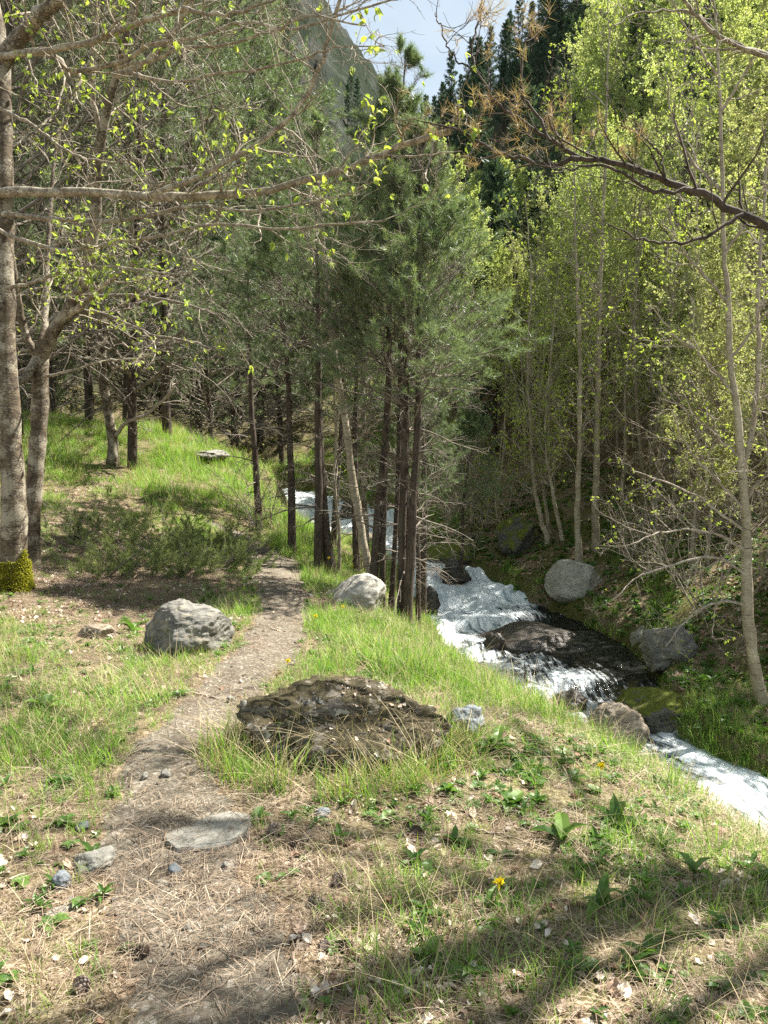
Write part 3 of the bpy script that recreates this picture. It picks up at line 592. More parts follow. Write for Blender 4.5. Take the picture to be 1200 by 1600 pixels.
def spruce_proto(seed, Ht=8., Rb=1.5, n=54, k2=12, k3=5):
    r = np.random.default_rng(seed); tr = Geo(); cr = Geo()
    P0, R0 = grow(r, np.zeros((1, 3)), np.array([[0, 0, 1.]]), Ht, 8, .01, 0, .12, .1); V, Q = tubes(P0, R0, 6); tr.add(V, Q)
    t = np.linspace(.1, .99, n); az = np.arange(n) * 2.4; L = Rb * (1 - t) ** .8 * r.uniform(.7, 1.2, n) + .12
    b = np.stack([0 * t, 0 * t, t * Ht], -1); d = np.stack([np.cos(az), np.sin(az), 0 * az + .15 + .5 * t], -1)
    P1, R1_ = grow(r, b, d, L, 5, .08, .04, .02, .3); V, Q = tubes(P1, R1_, 3); tr.add(V, Q)
    b, d, t2, rr = kids(r, P1, R1_, k2, .2, 1, .8, .3, .3); b = np.repeat(b, k3, 0); d = np.repeat(d, k3, 0); b = b + r.normal(0, .07, b.shape)
    leaves(r, cr, b, d, .26, .5 + .2 * vnoise(b * 1.2, seed), aspect=.32, droop=-.2)
    return [('trunk', tr.mesh('trunk', 'pine_bark'), None), ('crown', cr.mesh('crown', 'far_needle', False), None)]
SPRUCE = [spruce_proto(501), spruce_proto(502, 9.5, 1.7), spruce_proto(503, 7, 1.9)]
SAPL = [birch_proto(420 + k, [8, 10][k], r0=.05, nl1=30, n2=7, n3=4, nleaf=7, size=.11, Lmax=2.8, start=.1, tint=[.55, .7][k]) for k in range(2)]

# ------------------------------------------------------------------ hand-drawn trees: helper
def pxline(pts, Y, n=24):
    pts = np.array(pts, float); Y = np.linspace(Y[0], Y[1], len(pts)) if np.ndim(Y) else np.full(len(pts), Y)
    return catmull(at(pts[:, 0], pts[:, 1], Y), n)
def limb(parent, pts, Y, w0, w1, bm='branch_bark', name='branch', S=8, n=24, seed=0, wob=.01):
    wob *= .45
    """limb along pixel points; widths in photo pixels at its distance"""
    P = pxline(pts, Y, n); r = np.random.default_rng(seed + int(pts[0][0]) + 7 * len(pts))
    P[1:-1] += r.normal(0, wob, (n - 2, 3)) * np.array([1, 1, 1]); dist = P[:, 1]
    R = np.linspace(w0, w1, n) * .5 / FPX * dist; R *= 1 + .06 * r.normal(0, 1, n)
    g = Geo(); V, Q = tubes(P[None], R[None], S); g.add(V, Q)
    return P, R, g
def add_child(name, g, m, parent, kind=None, smooth=True, label=None):
    me = g.mesh(name, m, smooth); o = link(name, me, parent, kind=kind, label=label); o.matrix_parent_inverse = Matrix.Translation(-parent.location); return o

# left foreground broadleaf trees -------------------------------------------------
LEAF_ME = None
def leaf_shape(L=1., W=.55):
    """toothed young leaf with folded midrib, pleated"""
    g = Geo(); n = 6; V = [(0, 0, 0)]; T = []
    for k in range(1, n):
        t = k / n; wv = W * .5 * math.sin(math.pi * t ** .8) * (1.0 + .12 * (-1) ** k); z = .12 * math.sin(t * 3) - .25 * t * t
        V += [(-wv, t * L, z + .1 + .02 * (-1) ** k), (0, t * L, z), (wv, t * L, z + .1 + .02 * (-1) ** k)]
    V.append((0, L, -.25)); e = len(V) - 1
    T += [(0, 2, 1), (0, 3, 2)]
    Q = []
    for k in range(n - 2):
        a = 1 + 3 * k; Q += [(a, a + 1, a + 4, a + 3), (a + 1, a + 2, a + 5, a + 4)]
    a = 1 + 3 * (n - 2); T += [(a, a + 1, e), (a + 1, a + 2, e)]
    g.add(V, Q, T, tint=.5); return g
def leaf_meshes(m, W=.55, tints=(.2, .5, .8, 1.)):
    out = []
    for tt in tints:
        g = leaf_shape(1, W); g.tv = [np.full(len(g.V[0]), tt)]; out.append(g.mesh('leaf', m, False))
    return out
LEAVES = leaf_meshes('young_leaf', .55, (.35, .6, .85, 1.))
def leaf_objects(parent, pts, dirs, size, r, meshes=LEAVES, name='leaf'):
    for p, d in zip(pts, dirs):
        o = link(name, meshes[r.integers(len(meshes))], parent)
        q = Vector(d).to_track_quat('Y', 'Z') @ Quaternion((0, 1, 0), r.uniform(-1.2, 1.2)); s = size * r.uniform(.6, 1.2)
        o.location = Vector(p) - parent.location; o.rotation_euler = q.to_euler(); o.scale = (s, s, s)
def twigs(parent, Ps, Rs, n1, L1, n2, L2, seed, leafn=2, size=.055, m='branch_bark', up=.02, obj_leaves=150, dens=1., ang=.8, n3=3, t0=.12, yflat=.0):
    r = np.random.default_rng(seed); g = Geo(); tipP = []; tipD = []
    for P, R in zip(Ps, Rs):
        ln = np.linalg.norm(np.diff(P, axis=0), axis=1).sum(); k = max(3, int(n1 * ln))
        b, d, t, rr = kids(r, P[None], R[None], k, t0, 1., ang, .25, 0, .5)
        d[:, 1] *= (1 - yflat)
        L = L1 * r.uniform(.4, 1.3, len(t)) * (1.1 - .5 * t); P1, R1_ = grow(r, b, norm(d), L, 10, .15, up, np.clip(rr, .0035, .012), .3); V, Q = tubes(P1, R1_, 5); g.add(V, Q)
        b, d, t, rr = kids(r, P1, R1_, n2, .15, 1., .75, .25, .2, .6); P2, R2 = grow(r, b, d, L2 * r.uniform(.4, 1.2, len(t)), 7, .18, up, np.maximum(rr, .0022), .45); V, Q = tubes(P2, R2, 3); g.add(V, Q)
        b, d, t, rr = kids(r, P2, R2, n3, .3, 1., .75, .3, .2, .7); P3, R3 = grow(r, b, d, L2 * .4 * r.uniform(.4, 1.2, len(t)), 4, .18, 0, np.maximum(rr, .0016), .6); V, Q = tubes(P3, R3, 3); g.add(V, Q)
        tipP.append(P3[:, -1]); tipD.append(norm(P3[:, -1] - P3[:, 0]))
    add_child('twigs', g, m, parent, 'stuff')
    if leafn:
        tp = np.concatenate(tipP); td = np.concatenate(tipD)
        sel = (fbm(tp * 1.6, 2, seed) + r.normal(0, .2, len(tp))) > .35 - dens * .5 + (.45 * sstep(-1.6, .0, tp[:, 0]) if obj_leaves else 0)
        tp, td = tp[sel], td[sel]; tp = np.repeat(tp, leafn, 0); td = np.repeat(td, leafn, 0)
        td = norm(td + r.normal(0, .6, td.shape) - np.array([0, 0, .7])); px, py = project(tp); inf = (px > -20) & (px < 1220) & (py > -30) & (tp[:, 1] > 1)
        cand = np.nonzero(inf)[0]; cand = cand[np.argsort(tp[cand, 1])][:obj_leaves]; m_ = np.zeros(len(tp), bool); m_[cand] = True
        leaf_objects(parent, tp[m_], td[m_], size, r)
        if (~m_).any():
            lg = Geo(); leaves(r, lg, tp[~m_], td[~m_], size, .7, .55, .2); add_child('leaves', lg, 'young_leaf', parent, 'stuff', False)

def stem_tree(name, label, cat, base_px, Y, group=None):
    x = at(base_px[0], base_px[1], Y)[0]; return thing(name, label, cat, (x, Y, h1(x, Y)), group)
def trunk_of(parent, pts, Y, w0, w1, m, n=30, S=12, flare=1.5, name='trunk', wob=.008, seed=0):
    Yb = Y[0] if np.ndim(Y) else Y; P, R, g = limb(parent, pts, Y, w0, w1, S=S, n=n, wob=wob, seed=seed)
    if flare > 1:
        P[0, 2] = min(P[0, 2], h1(P[0, 0], P[0, 1]) - .12)
    R = R * (1 + (flare - 1) * np.exp(-np.linspace(0, 1, n) * 14)); g = Geo(); V, Q = tubes(P[None], R[None], S)
    V = V + .03 * np.repeat(R, S)[:, None] * fbm(V * 6, 2, 3)[:, None]; g.add(V, Q)
    add_child(name, g, m, parent); return P, R

T1 = stem_tree('broadleaf_tree', 'thick lichen spotted trunk at the left edge with yellow moss at its foot', 'tree', (22, 935), 7.4)
P_t1, R_t1 = trunk_of(T1, [(20, 940), (21, 880), (21, 780), (14, 650), (8, 520), (5, 400), (4, 280), (2, 150), (0, 90), (-14, 0), (-30, -140), (-30, -330)], 7.4, 37, 22, 'lichen_bark', 46, 16, 1.45)
lims = []
def L(par, pts, Y, w0, w1, bm='branch_bark', S=8, n=26, wob=.012):
    P, R, g = limb(par, pts, Y, w0, w1, S=S, n=n, wob=wob); add_child('branch', g, bm, par); return P, R
a = [L(T1, [(5, 95), (35, 55), (62, 25), (92, -2), (130, -60), (190, -160)], (7.4, 6.4), 27, 12, 'lichen_bark'),
 L(T1, [(-10, 88), (35, 84), (90, 76), (140, 66), (190, 47), (240, 27), (285, 12), (300, -25)], (7.2, 5.2), 11, 7),
 L(T1, [(285, 12), (330, 22), (370, 18), (410, 5), (450, -8)], (5.25, 4.8), 6, 3),
 L(T1, [(-10, 302), (60, 300), (150, 302), (250, 308), (330, 306), (420, 296), (500, 275), (560, 256), (630, 228), (706, 205)], (7.3, 5.4), 15, 9),
 L(T1, [(225, 308), (290, 285), (360, 250), (420, 210), (465, 170), (495, 115), (512, 62), (530, 0), (545, -60)], (6.3, 5.6), 9, 5),
 L(T1, [(5, 335), (80, 342), (170, 346), (250, 332), (310, 322), (390, 330), (470, 318), (560, 300)], (7.2, 5.6), 8, 3),
 L(T1, [(0, 360), (45, 380), (110, 392), (180, 378), (240, 372), (330, 352), (450, 358), (520, 352), (600, 345)], (7.3, 5.0), 7, 3),
 L(T1, [(30, 82), (90, 90), (105, 108), (150, 106), (200, 92), (240, 68), (300, 60), (380, 35), (460, 45), (540, 20), (610, 0)], (7.2, 5.4), 8, 3),
 L(T1, [(180, 105), (230, 95), (285, 75), (340, 72), (420, 50), (480, 28), (570, 40)], (6.6, 4.8), 6, 2.5),
 L(T1, [(0, 170), (50, 195), (110, 240), (170, 252), (230, 248)], (7.2, 6), 6, 2),
 L(T1, [(10, 450), (60, 440), (110, 420), (190, 418), (260, 428), (300, 425)], (7.2, 5.6), 6, 2.5),
 L(T1, [(100, 110), (128, 125), (90, 170), (60, 200), (20, 230)], (7.0, 6.5), 6, 2.5),
 L(T1, [(200, 112), (270, 130), (330, 118), (400, 108), (470, 92), (520, 75), (600, 72)], (6.4, 5.2), 6, 2)]
twigs(T1, [x[0] for x in a], [x[1] for x in a], 4.6, .8, 5, .24, 71, leafn=2, size=.056, obj_leaves=290, dens=.50)
mg = Geo(); r = np.random.default_rng(3); th = r.uniform(-3.2, 1.2, 9000); hh = r.random(9000) ** 1.2 * .62; rb = .15 + .05 * np.exp(-hh * 7) ; bx = T1.location
mp = np.stack([P_t1[0, 0] + rb * np.cos(th), P_t1[0, 1] + rb * np.sin(th), bx.z - .03 + hh], -1); md = np.stack([np.cos(th), np.sin(th), 0 * th - .2], -1)
kp = fbm(mp * 5, 3, 9) > -.25 + hh * 1.8 - .5 * np.cos(th + .5); leaves(r, mg, mp[kp], md[kp], .028, .6, .6, .1); add_child('moss', mg, 'moss_leaf', T1, 'stuff', False)

T2 = stem_tree('broadleaf_tree', 'forked dark trunk just behind the mossy footed tree on the left', 'tree', (50, 870), 8.8)
P2_, R2_ = trunk_of(T2, [(46, 872), (50, 800), (57, 720), (62, 640), (63, 575), (66, 545)], 8.8, 27, 23, 'lichen_bark', 26, 12, 1.3)
a = [L(T2, [(64, 560), (84, 520), (112, 478), (132, 440), (140, 400), (150, 330), (152, 270), (160, 200), (180, 125), (198, 60), (215, -20), (240, -120)], (8.8, 7.6), 22, 8, 'lichen_bark', 10, 34),
 L(T2, [(62, 565), (40, 525), (28, 470), (18, 400), (0, 300), (-20, 200)], (8.8, 8.4), 14, 6, 'lichen_bark'),
 L(T2, [(66, 540), (72, 480), (74, 400), (80, 300), (92, 200)], (8.8, 9.4), 14, 4, 'lichen_bark'),
 L(T2, [(180, 118), (225, 100), (262, 60), (290, 20), (310, -30)], (7.9, 7.2), 12, 6, 'branch_bark'),
 L(T2, [(160, 210), (145, 160), (142, 100), (150, 40), (160, -30)], (8.1, 7.8), 9, 4, 'branch_bark'),
 L(T2, [(95, 500), (130, 475), (170, 440), (215, 410)], (8.7, 7.8), 13, 4, 'branch_bark'),
 L(T2, [(66, 590), (110, 580), (160, 565), (215, 560), (260, 545)], (8.7, 7.9), 5, 2, 'branch_bark'),
 L(T2, [(110, 485), (160, 490), (230, 520), (300, 535), (350, 548)], (8.7, 8.6), 8, 2, 'dead_twig'),
 L(T2, [(120, 470), (190, 462), (270, 470), (340, 492)], (8.7, 8.6), 8, 2, 'dead_twig'),
 L(T2, [(60, 560), (40, 590), (20, 600), (0, 605)], (8.8, 8.2), 16, 10, 'lichen_bark')]
twigs(T2, [x[0] for x in a], [x[1] for x in a], 3.6, .9, 5, .3, 73, leafn=2, size=.05, obj_leaves=120, dens=.45)

T3 = stem_tree('young_tree', 'slender curved tree with one bare side branch standing in the meadow', 'tree', (176, 735), 15.5)
trunk_of(T3, [(174, 738), (177, 700), (172, 660), (165, 620), (160, 575), (160, 500), (150, 400), (140, 280)], 15.5, 17, 8, 'lichen_bark', 24, 10, 1.5)
a = [L(T3, [(176, 685), (198, 660), (228, 648), (258, 622), (282, 592)], (15.5, 15.0), 7, 3, 'shrub_twig', 6),
     L(T3, [(162, 600), (190, 570), (230, 560), (250, 520)], (15.5, 15), 5, 2, 'shrub_twig', 6), L(T3, [(160, 560), (130, 520), (110, 470), (90, 420)], (15.5, 15), 5, 2, 'shrub_twig', 6)]
twigs(T3, [x[0] for x in a], [x[1] for x in a], 4, .7, 5, .35, 79, leafn=0, m='shrub_twig')

# overhanging pine on the right with browned needles --------------------------------
T4 = thing('pine_tree', 'pine leaning in from the right edge, its overhanging branch half dead with rusty brown needles', 'tree', (5.2, 4.3, h1(5.2, 4.3)))
g = Geo(); P = catmull(np.array([[5.2, 4.3, h1(5.2, 4.3) - .2], [5.1, 4.4, 0], [4.9, 4.5, 2], [4.8, 4.6, 4.], [4.7, 4.6, 6], [4.7, 4.7, 8.5]]), 24)
R = np.linspace(.17, .05, 24); V, Q = tubes(P[None], R[None], 12); g.add(V, Q); add_child('trunk', g, 'pine_bark', T4)
a = [L(T4, [(1420, 470), (1300, 405), (1200, 356), (1140, 325), (1080, 297), (1020, 272), (950, 252), (905, 248), (870, 222), (815, 190), (775, 158), (742, 108)], (4.7, 5.0), 15, 3, 'pine_bark', 9, 40, .016),
     L(T4, [(905, 249), (860, 258), (820, 250), (770, 236), (735, 214), (700, 198), (660, 190)], (4.8, 5.2), 8, 2, 'pine_bark', 6),
     L(T4, [(742, 110), (738, 70), (748, 30), (756, -15)], (5.0, 5.2), 4, 2, 'pine_bark', 6),
     L(T4, [(742, 112), (705, 85), (688, 40), (680, 20)], (5.0, 5.2), 3, 1.5, 'pine_bark', 6),
     L(T4, [(860, 220), (838, 175), (815, 140), (818, 90), (828, 45)], (4.8, 5.0), 5, 2, 'pine_bark', 6),
     L(T4, [(1080, 297), (1020, 300), (960, 262), (900, 262), (860, 270)], (4.7, 4.6), 7, 2, 'pine_bark', 6),
     L(T4, [(1160, 335), (1100, 370), (1040, 380), (1000, 372), (950, 350)], (4.7, 4.5), 7, 2, 'pine_bark', 6),
     L(T4, [(1040, 280), (1030, 240), (1000, 210), (960, 190)], (4.7, 4.8), 4, 1.5, 'pine_bark', 6)]
r = np.random.default_rng(8)
def pine_shoots(par, lim, n1, L1, n2, L2, seed, m='pine_bark', up=.08, t0=.1):
    r = np.random.default_rng(seed); g = Geo(); tp = []; td = []
    for P, R in lim:
        k = max(3, int(n1 * np.linalg.norm(np.diff(P, axis=0), axis=1).sum()))
        b, d, t, rr = kids(r, P[None], R[None], k, t0, 1, .8, .25, 0, .45); d[:, 2] = np.abs(d[:, 2]) * .6 + .15
        P1, R1_ = grow(r, b, norm(d), L1 * r.uniform(.4, 1.2, len(t)), 8, .16, up, np.clip(rr, .003, .01), .35); V, Q = tubes(P1, R1_, 4); g.add(V, Q)
        b, d, t, rr = kids(r, P1, R1_, n2, .2, 1, .75, .25, 0, .6); P2, R2 = grow(r, b, d, L2 * r.uniform(.4, 1.2, len(t)), 6, .2, up, np.maximum(rr, .0022), .5); V, Q = tubes(P2, R2, 3); g.add(V, Q)
        tp += [P2[:, -1], P1[:, -1]]; td += [P2[:, -1] - P2[:, -2], P1[:, -1] - P1[:, -2]]
    add_child('twigs', g, m, par, 'stuff'); return np.concatenate(tp), norm(np.concatenate(td))
tp, td = pine_shoots(T4, a, 7.5, .42, 5, .16, 91)
px, py = project(tp); br_ = (px < 1010) & (py < 235) & (px > 690) | (px < 800); sel = br_ & (r.random(len(px)) < .36)
g = Geo(); needles(r, g, tp[sel], td[sel], 26, .085, .0013, .55 + .25 * r.normal(0, 1, sel.sum()).clip(-1, 1), .85); add_child('brown_needles', g, 'brown_needle', T4, 'stuff', False)
# live boughs higher up and outside the frame, which throw the dappled shade in the foreground
hi = []
for k, (az, z0, ln) in enumerate([(3.3, 4.9, 3.6), (3.75, 5.3, 3.9), (4.1, 5.0, 3.2), (3.0, 5.8, 2.8), (3.55, 6.3, 3.2), (4.5, 4.4, 2.6), (2.6, 6.6, 2.4), (5.2, 5.2, 2.4), (0.5, 5.5, 2.5), (1.6, 6.0, 2.5), (3.45, 7.2, 2.2), (4.2, 7.0, 2.2)]):
    P, R = grow(r, np.array([[4.8, 4.55, z0]]), np.array([[math.cos(az), math.sin(az), .12]]), ln, 14, .06, .01, .045, .2); hi.append((P[0], R[0]))
    g = Geo(); V, Q = tubes(P, R, 6); g.add(V, Q); add_child('branch', g, 'pine_bark', T4)
tp, td = pine_shoots(T4, hi, 8, .7, 6, .22, 92); g = Geo(); needles(r, g, tp, td, 20, .065, .0016, .5, .9); add_child('crown', g, 'pine_needle', T4, 'stuff', False)

# right foreground birch -------------------------------------------------------------
T5 = stem_tree('birch_tree', 'pale slender birch on the grassy ledge at the right edge', 'tree', (1192, 1112), 9.2)
trunk_of(T5, [(1198, 1122), (1180, 1050), (1168, 960), (1167, 880), (1165, 800), (1158, 720), (1152, 640), (1140, 560), (1138, 470), (1130, 380), (1128, 250), (1122, 100), (1110, -60)], 9.2, 20, 2.5, 'birch_bark', 44, 12, 1.25)
a = [L(T5, [(1160, 740), (1172, 690), (1180, 640), (1186, 560), (1184, 480), (1190, 380), (1196, 260)], (9.2, 9.6), 11, 4, 'birch_bark')]
for pts in ([(1165, 830), (1120, 800), (1080, 770), (1030, 750), (985, 735)], [(1165, 800), (1110, 740), (1075, 700), (1050, 640)], [(1168, 900), (1120, 870), (1060, 880), (1000, 900), (960, 935)], [(1158, 720), (1110, 670), (1070, 640), (1030, 620)],
            [(1150, 620), (1100, 560), (1060, 530), (1020, 480)], [(1140, 560), (1190, 500), (1230, 450)], [(1138, 470), (1090, 420), (1060, 380), (1040, 320)], [(1130, 400), (1170, 340), (1200, 280)], [(1128, 300), (1080, 250), (1050, 180), (1040, 110)],
            [(1125, 180), (1160, 120), (1190, 60)], [(1122, 120), (1080, 60), (1050, 0)], [(1167, 860), (1100, 830), (1040, 830), (985, 850)], [(1170, 950), (1130, 940), (1080, 960), (1040, 1010)], [(1166, 780), (1200, 740), (1240, 720)]):
    a.append(L(T5, pts, (9.2, 8.7), 5, 1.8, 'shrub_twig', 6, 16, .02))
twigs(T5, [x[0] for x in a], [x[1] for x in a], 3.6, .8, 5, .3, 75, leafn=3, size=.042, m='shrub_twig', obj_leaves=0, dens=.85, up=.04)
# top right twig spray of another birch
T6 = thing('birch_tree', 'birch reaching one bare curved limb into the top right corner', 'tree', (6.2, 7.5, h1(6.2, 7.5)))
g = Geo(); P = catmull(np.array([[6.2, 7.5, h1(6.2, 7.5) - .2], [6.0, 7.5, 2], [5.8, 7.3, 4.5], [5.6, 7.2, 8.]]), 20); V, Q = tubes(P[None], np.linspace(.12, .05, 20)[None], 10); g.add(V, Q); add_child('trunk', g, 'birch_bark', T6)
a = [L(T6, [(1420, 240), (1300, 130), (1200, 88), (1150, 70), (1110, 48), (1085, 20), (1055, -15)], (7.3, 6.2), 12, 4, 'branch_bark', 7), L(T6, [(1200, 88), (1130, 60), (1080, 18), (1000, 20), (960, 40)], (6.8, 6.2), 5, 2, 'branch_bark', 5)]
twigs(T6, [x[0] for x in a], [x[1] for x in a], 2.6, .6, 4, .3, 76, leafn=1, size=.04, m='branch_bark', obj_leaves=0, dens=.5)
print('drawn trees', round(time.time() - T0, 1))

# ------------------------------------------------------------------ centre clump: trunks follow the photo, crowns from prototypes
def clump_pine(label, pts, Y, w0, proto, sc=1., rz=0):
    t = stem_tree('pine_tree', label, 'tree', pts[0], Y, 'pines on the stream bank'); P = pxline(pts, Y, 24); top = P[-1]; base = P[0]
    d = norm(P[-1] - P[-4]); n = 24
    R = np.linspace(w0, w0 * .75, n) * .5 / FPX * Y; P[0, 2] = min(P[0, 2], h1(P[0, 0], Y) - .1); R = R * (1 + .5 * np.exp(-np.linspace(0, 1, n) * 12))
    g = Geo(); V, Q = tubes(P[None], R[None], 10); g.add(V, Q); add_child('trunk', g, 'pine_bark', t)
    # upper trunk, branches and crown from the prototype, shifted so that its axis goes on from the drawn stem
    hgt = (base[2] - h1(P[0, 0], Y)); 
    for pn, me, kd in proto:
        if pn == 'trunk': pn = 'upper_trunk'
        o = link(pn, me, t, kind=kd); zt = top[2] - t.location.z
        o.rotation_euler = (0, 0, rz); o.scale = (sc,) * 3
        ax = np.array([me_ax(proto, zt / sc)])[0]; ca, sa = math.cos(rz), math.sin(rz)
        o.location = (top[0] - t.location.x - sc * (ax[0] * ca - ax[1] * sa), top[1] - t.location.y - sc * (ax[0] * sa + ax[1] * ca), 0)
    return t
def me_ax(proto, z):
    me = proto[0][1]; n = len(me.vertices); co = np.empty(n * 3); me.vertices.foreach_get('co', co); co = co.reshape(-1, 8, 3).mean(1); return np.array([np.interp(z, co[:, 2], co[:, 0]), np.interp(z, co[:, 2], co[:, 1])])
clump_pine('dark thin pine trunk leftmost of the bank clump, white water behind it', [(456, 858), (457, 800), (455, 730), (452, 660)], 11.5, 11, PINE[0], 1.0, 1.)
clump_pine('reddish leaning pine trunk second from the left in the bank clump', [(516, 888), (508, 820), (502, 740), (497, 640)], 10.5, 16, PINE[2], 1.05, 2.)
clump_pine('very thin dark pine trunk just left of the foot of the leaning birch', [(556, 898), (554, 830), (556, 740), (556, 620)], 11.6, 8, PINE[0], .9, 3.4)
clump_pine('straight thin pine trunk in front of the small rapids, left of the three stems', [(596, 945), (599, 840), (603, 720), (607, 600)], 9.3, 10, PINE[1], 1.0, .4)
clump_pine('dark pine stem between the straight trunk and the thicker lichened trunk', [(611, 955), (617, 850), (622, 740), (626, 600)], 9.6, 9, PINE[3], .92, 4.)
clump_pine('thicker lichen grey pine trunk of the clump, second from its right', [(628, 968), (628, 860), (631, 740), (634, 600)], 8.9, 14, PINE[1], .9, 5.)
clump_pine('rightmost pine trunk of the bank clump standing nearest the water', [(637, 978), (641, 860), (648, 740), (654, 600)], 8.8, 12, PINE[2], 1.0, .9)
t = stem_tree('birch_tree', 'pale leaning birch trunk with dark bands among the pine trunks', 'tree', (592, 925), 9.7)
trunk_of(t, [(594, 932), (572, 870), (560, 800), (548, 730), (540, 660), (528, 590), (515, 500), (508, 420), (500, 330), (490, 240)], 9.7, 15, 6, 'birch_bark', 34, 10, 1.2)
a = [L(t, p, (9.7, 9.5), 4, 1.5, 'shrub_twig', 5, 14, .02) for p in ([(530, 600), (500, 540), (470, 500)], [(515, 500), (560, 440), (590, 380)], [(508, 420), (470, 360), (450, 300)], [(500, 330), (530, 270), (560, 200)], [(495, 280), (470, 220), (455, 160)], [(545, 700), (590, 660), (620, 650)])]
twigs(t, [x[0] for x in a], [x[1] for x in a], 3.5, .6, 5, .25, 77, leafn=2, size=.035, m='shrub_twig', obj_leaves=0, dens=.7)
t = stem_tree('birch_sapling', 'very thin crooked pale sapling left of the leaning birch', 'tree', (529, 880), 11.)
P_, R_ = trunk_of(t, [(529, 885), (531, 840), (526, 790), (522, 740), (526, 690), (522, 620), (528, 560)], 11., 6, 3, 'birch_bark', 24, 7, 1.1)
twigs(t, [P_], [R_], 2.5, .5, 4, .2, 78, leafn=2, size=.035, m='shrub_twig', obj_leaves=0, dens=.6, t0=.4)
t = stem_tree('young_tree', 'grey lichened stem behind the leaning birch at the white water', 'tree', (570, 868), 13.5)
P_, R_ = trunk_of(t, [(570, 870), (571, 820), (568, 770), (572, 700), (566, 620), (570, 540)], 13.5, 12, 5, 'lichen_bark', 24, 8, 1.2)
twigs(t, [P_], [R_], 2.5, .9, 5, .3, 80, leafn=1, size=.035, m='shrub_twig', obj_leaves=0, dens=.5, t0=.2)
# the darker pine behind with its tip against the sky
place_tree(PINE[3], 'pine_tree', 'tall dark young pine behind the clump with its candle tip against the sky', 'tree', at(662, 700, 12.6)[0], 12.6, 1.2, 1.02)
place_tree(PINE[1], 'pine_tree', 'bushy pine right of the dark tipped pine with upright candles', 'tree', at(655, 700, 11.)[0], 11., 2.2, .66)
place_tree(PINE[2], 'pine_tree', 'small dense pine to the left of the clump leaning over the meadow edge', 'tree', at(400, 700, 13)[0], 13.2, 3.2, 1.0)
place_tree(PINE[1], 'pine_tree', 'pine with soft pale needles rising behind the reddish trunk', 'tree', at(520, 700, 15)[0], 15.0, .2, 1.05)
place_tree(PINE[0], 'pine_tree', 'short pine with dead lower twigs over the rapids right of the clump', 'tree', at(722, 700, 15.9)[0], 15.9, 4.2, .8)

# left and background pines ------------------------------------------------------------
GP = 'pines at the back of the meadow'
spots = [(-20, 12.5, 0, 1.0, 'big dark pine at the upper left with long reddish limbs behind the forked tree'),
 (-60, 15, 1, 1.0, 'big pine beyond the left edge whose boughs hang into the picture'),
 (262, 19, 1, 1.1, 'big pine behind the slender meadow tree'), (370, 29, 0, 1.35, 'big pine at the back of the meadow right of the trail bend'),
 (140, 24, 1, 1.15, 'dark thick pine trunk at the top edge of the meadow left of the slender tree'), (195, 22.5, 0, .8, 'short dark pine trunk just right of the slender meadow tree'),
 (250, 29, 0, 1.25, 'thin dark pine trunk at the meadow edge where the trail vanishes'), (440, 31, 1, 1.0, 'broad pine behind the clump above the far bend of the stream'),
 (85, 25, 1, .7, 'pine at the far left meadow edge with low bushes round it'), (20, 28, 0, .8, 'pine far back at the left edge of the meadow'),
 (310, 33, 1, 1.4, 'pine in the second row beyond the meadow'), (480, 40, 0, 1.0, 'pine at the foot of the rocky mountain'), (-100, 24, 0, 1, 'pine out of the left edge behind the trunks'), (330, 24, 0, .75, 'round pine at the back right of the meadow')]
for k, (px_, Y, v, s, lab) in enumerate(spots):
    place_tree((SHADED_PINE if Y < 26 else BIGPINE)[v], 'pine_tree', lab, 'tree', at(px_, 690, Y)[0], Y, k * 1.3, s, GP)
r = np.random.default_rng(12)
for k, (px_, Y, v, s, lab) in enumerate([(405, 33, 0, 1.4, 'big grey green pine rising beyond the far end of the meadow'), (30, 17.5, 1, .95, 'big pine behind the two left foreground trees'), (205, 15.5, 0, .9, 'big pine with dark limbs behind the rising forked branch')]):
    place_tree((SHADED_PINE if Y < 26 else BIGPINE)[v], 'pine_tree', lab, 'tree', at(px_, 690, Y)[0], Y, k * 2.3 + 1, s, GP)
for k in range(30):
    Y = r.uniform(25, 45); px_ = [r.uniform(-40, 640), r.uniform(-40, 120)][k % 3 == 0]; x = at(px_, 700, Y)[0]
    D, I, s = nearest(np.array([x]), np.array([Y]), STR)
    if D[0] < 1.6: continue
    place_tree(PINE[k % 4], 'pine_tree', 'bushy young pine between the taller trunks beyond the meadow', 'tree', x, Y, k, r.uniform(.7, 1.0), 'young pines beyond the meadow')
for k in range(26):
    Y = r.uniform(34, 75); px_ = r.uniform(-60, 640)
    place_tree(BIGPINE[k % 2], 'pine_tree', 'grey green pine in the deep wood beyond the meadow', 'tree', at(px_, 690, Y)[0], Y, k, r.uniform(.6, .85), 'pines in the deep wood')
for k, (px_, Y, s) in enumerate([(560, 26, .9), (600, 32, .95), (520, 30, .8), (640, 38, .8), (470, 40, .9), (575, 44, 1.)]):
    place_tree(BIRCH[[1, 3, 0][k % 3]], 'birch_tree', ['airy yellow green birch left of the dark pine tip', 'pale green birch below the gap of sky', 'light birch among the pines above the far bend', 'green birch at the far foot of the right slope', 'birch in the wood below the rocky mountain', 'distant birch in the valley under the sky gap'][k], 'tree', at(px_, 700, Y)[0], Y, k, s)

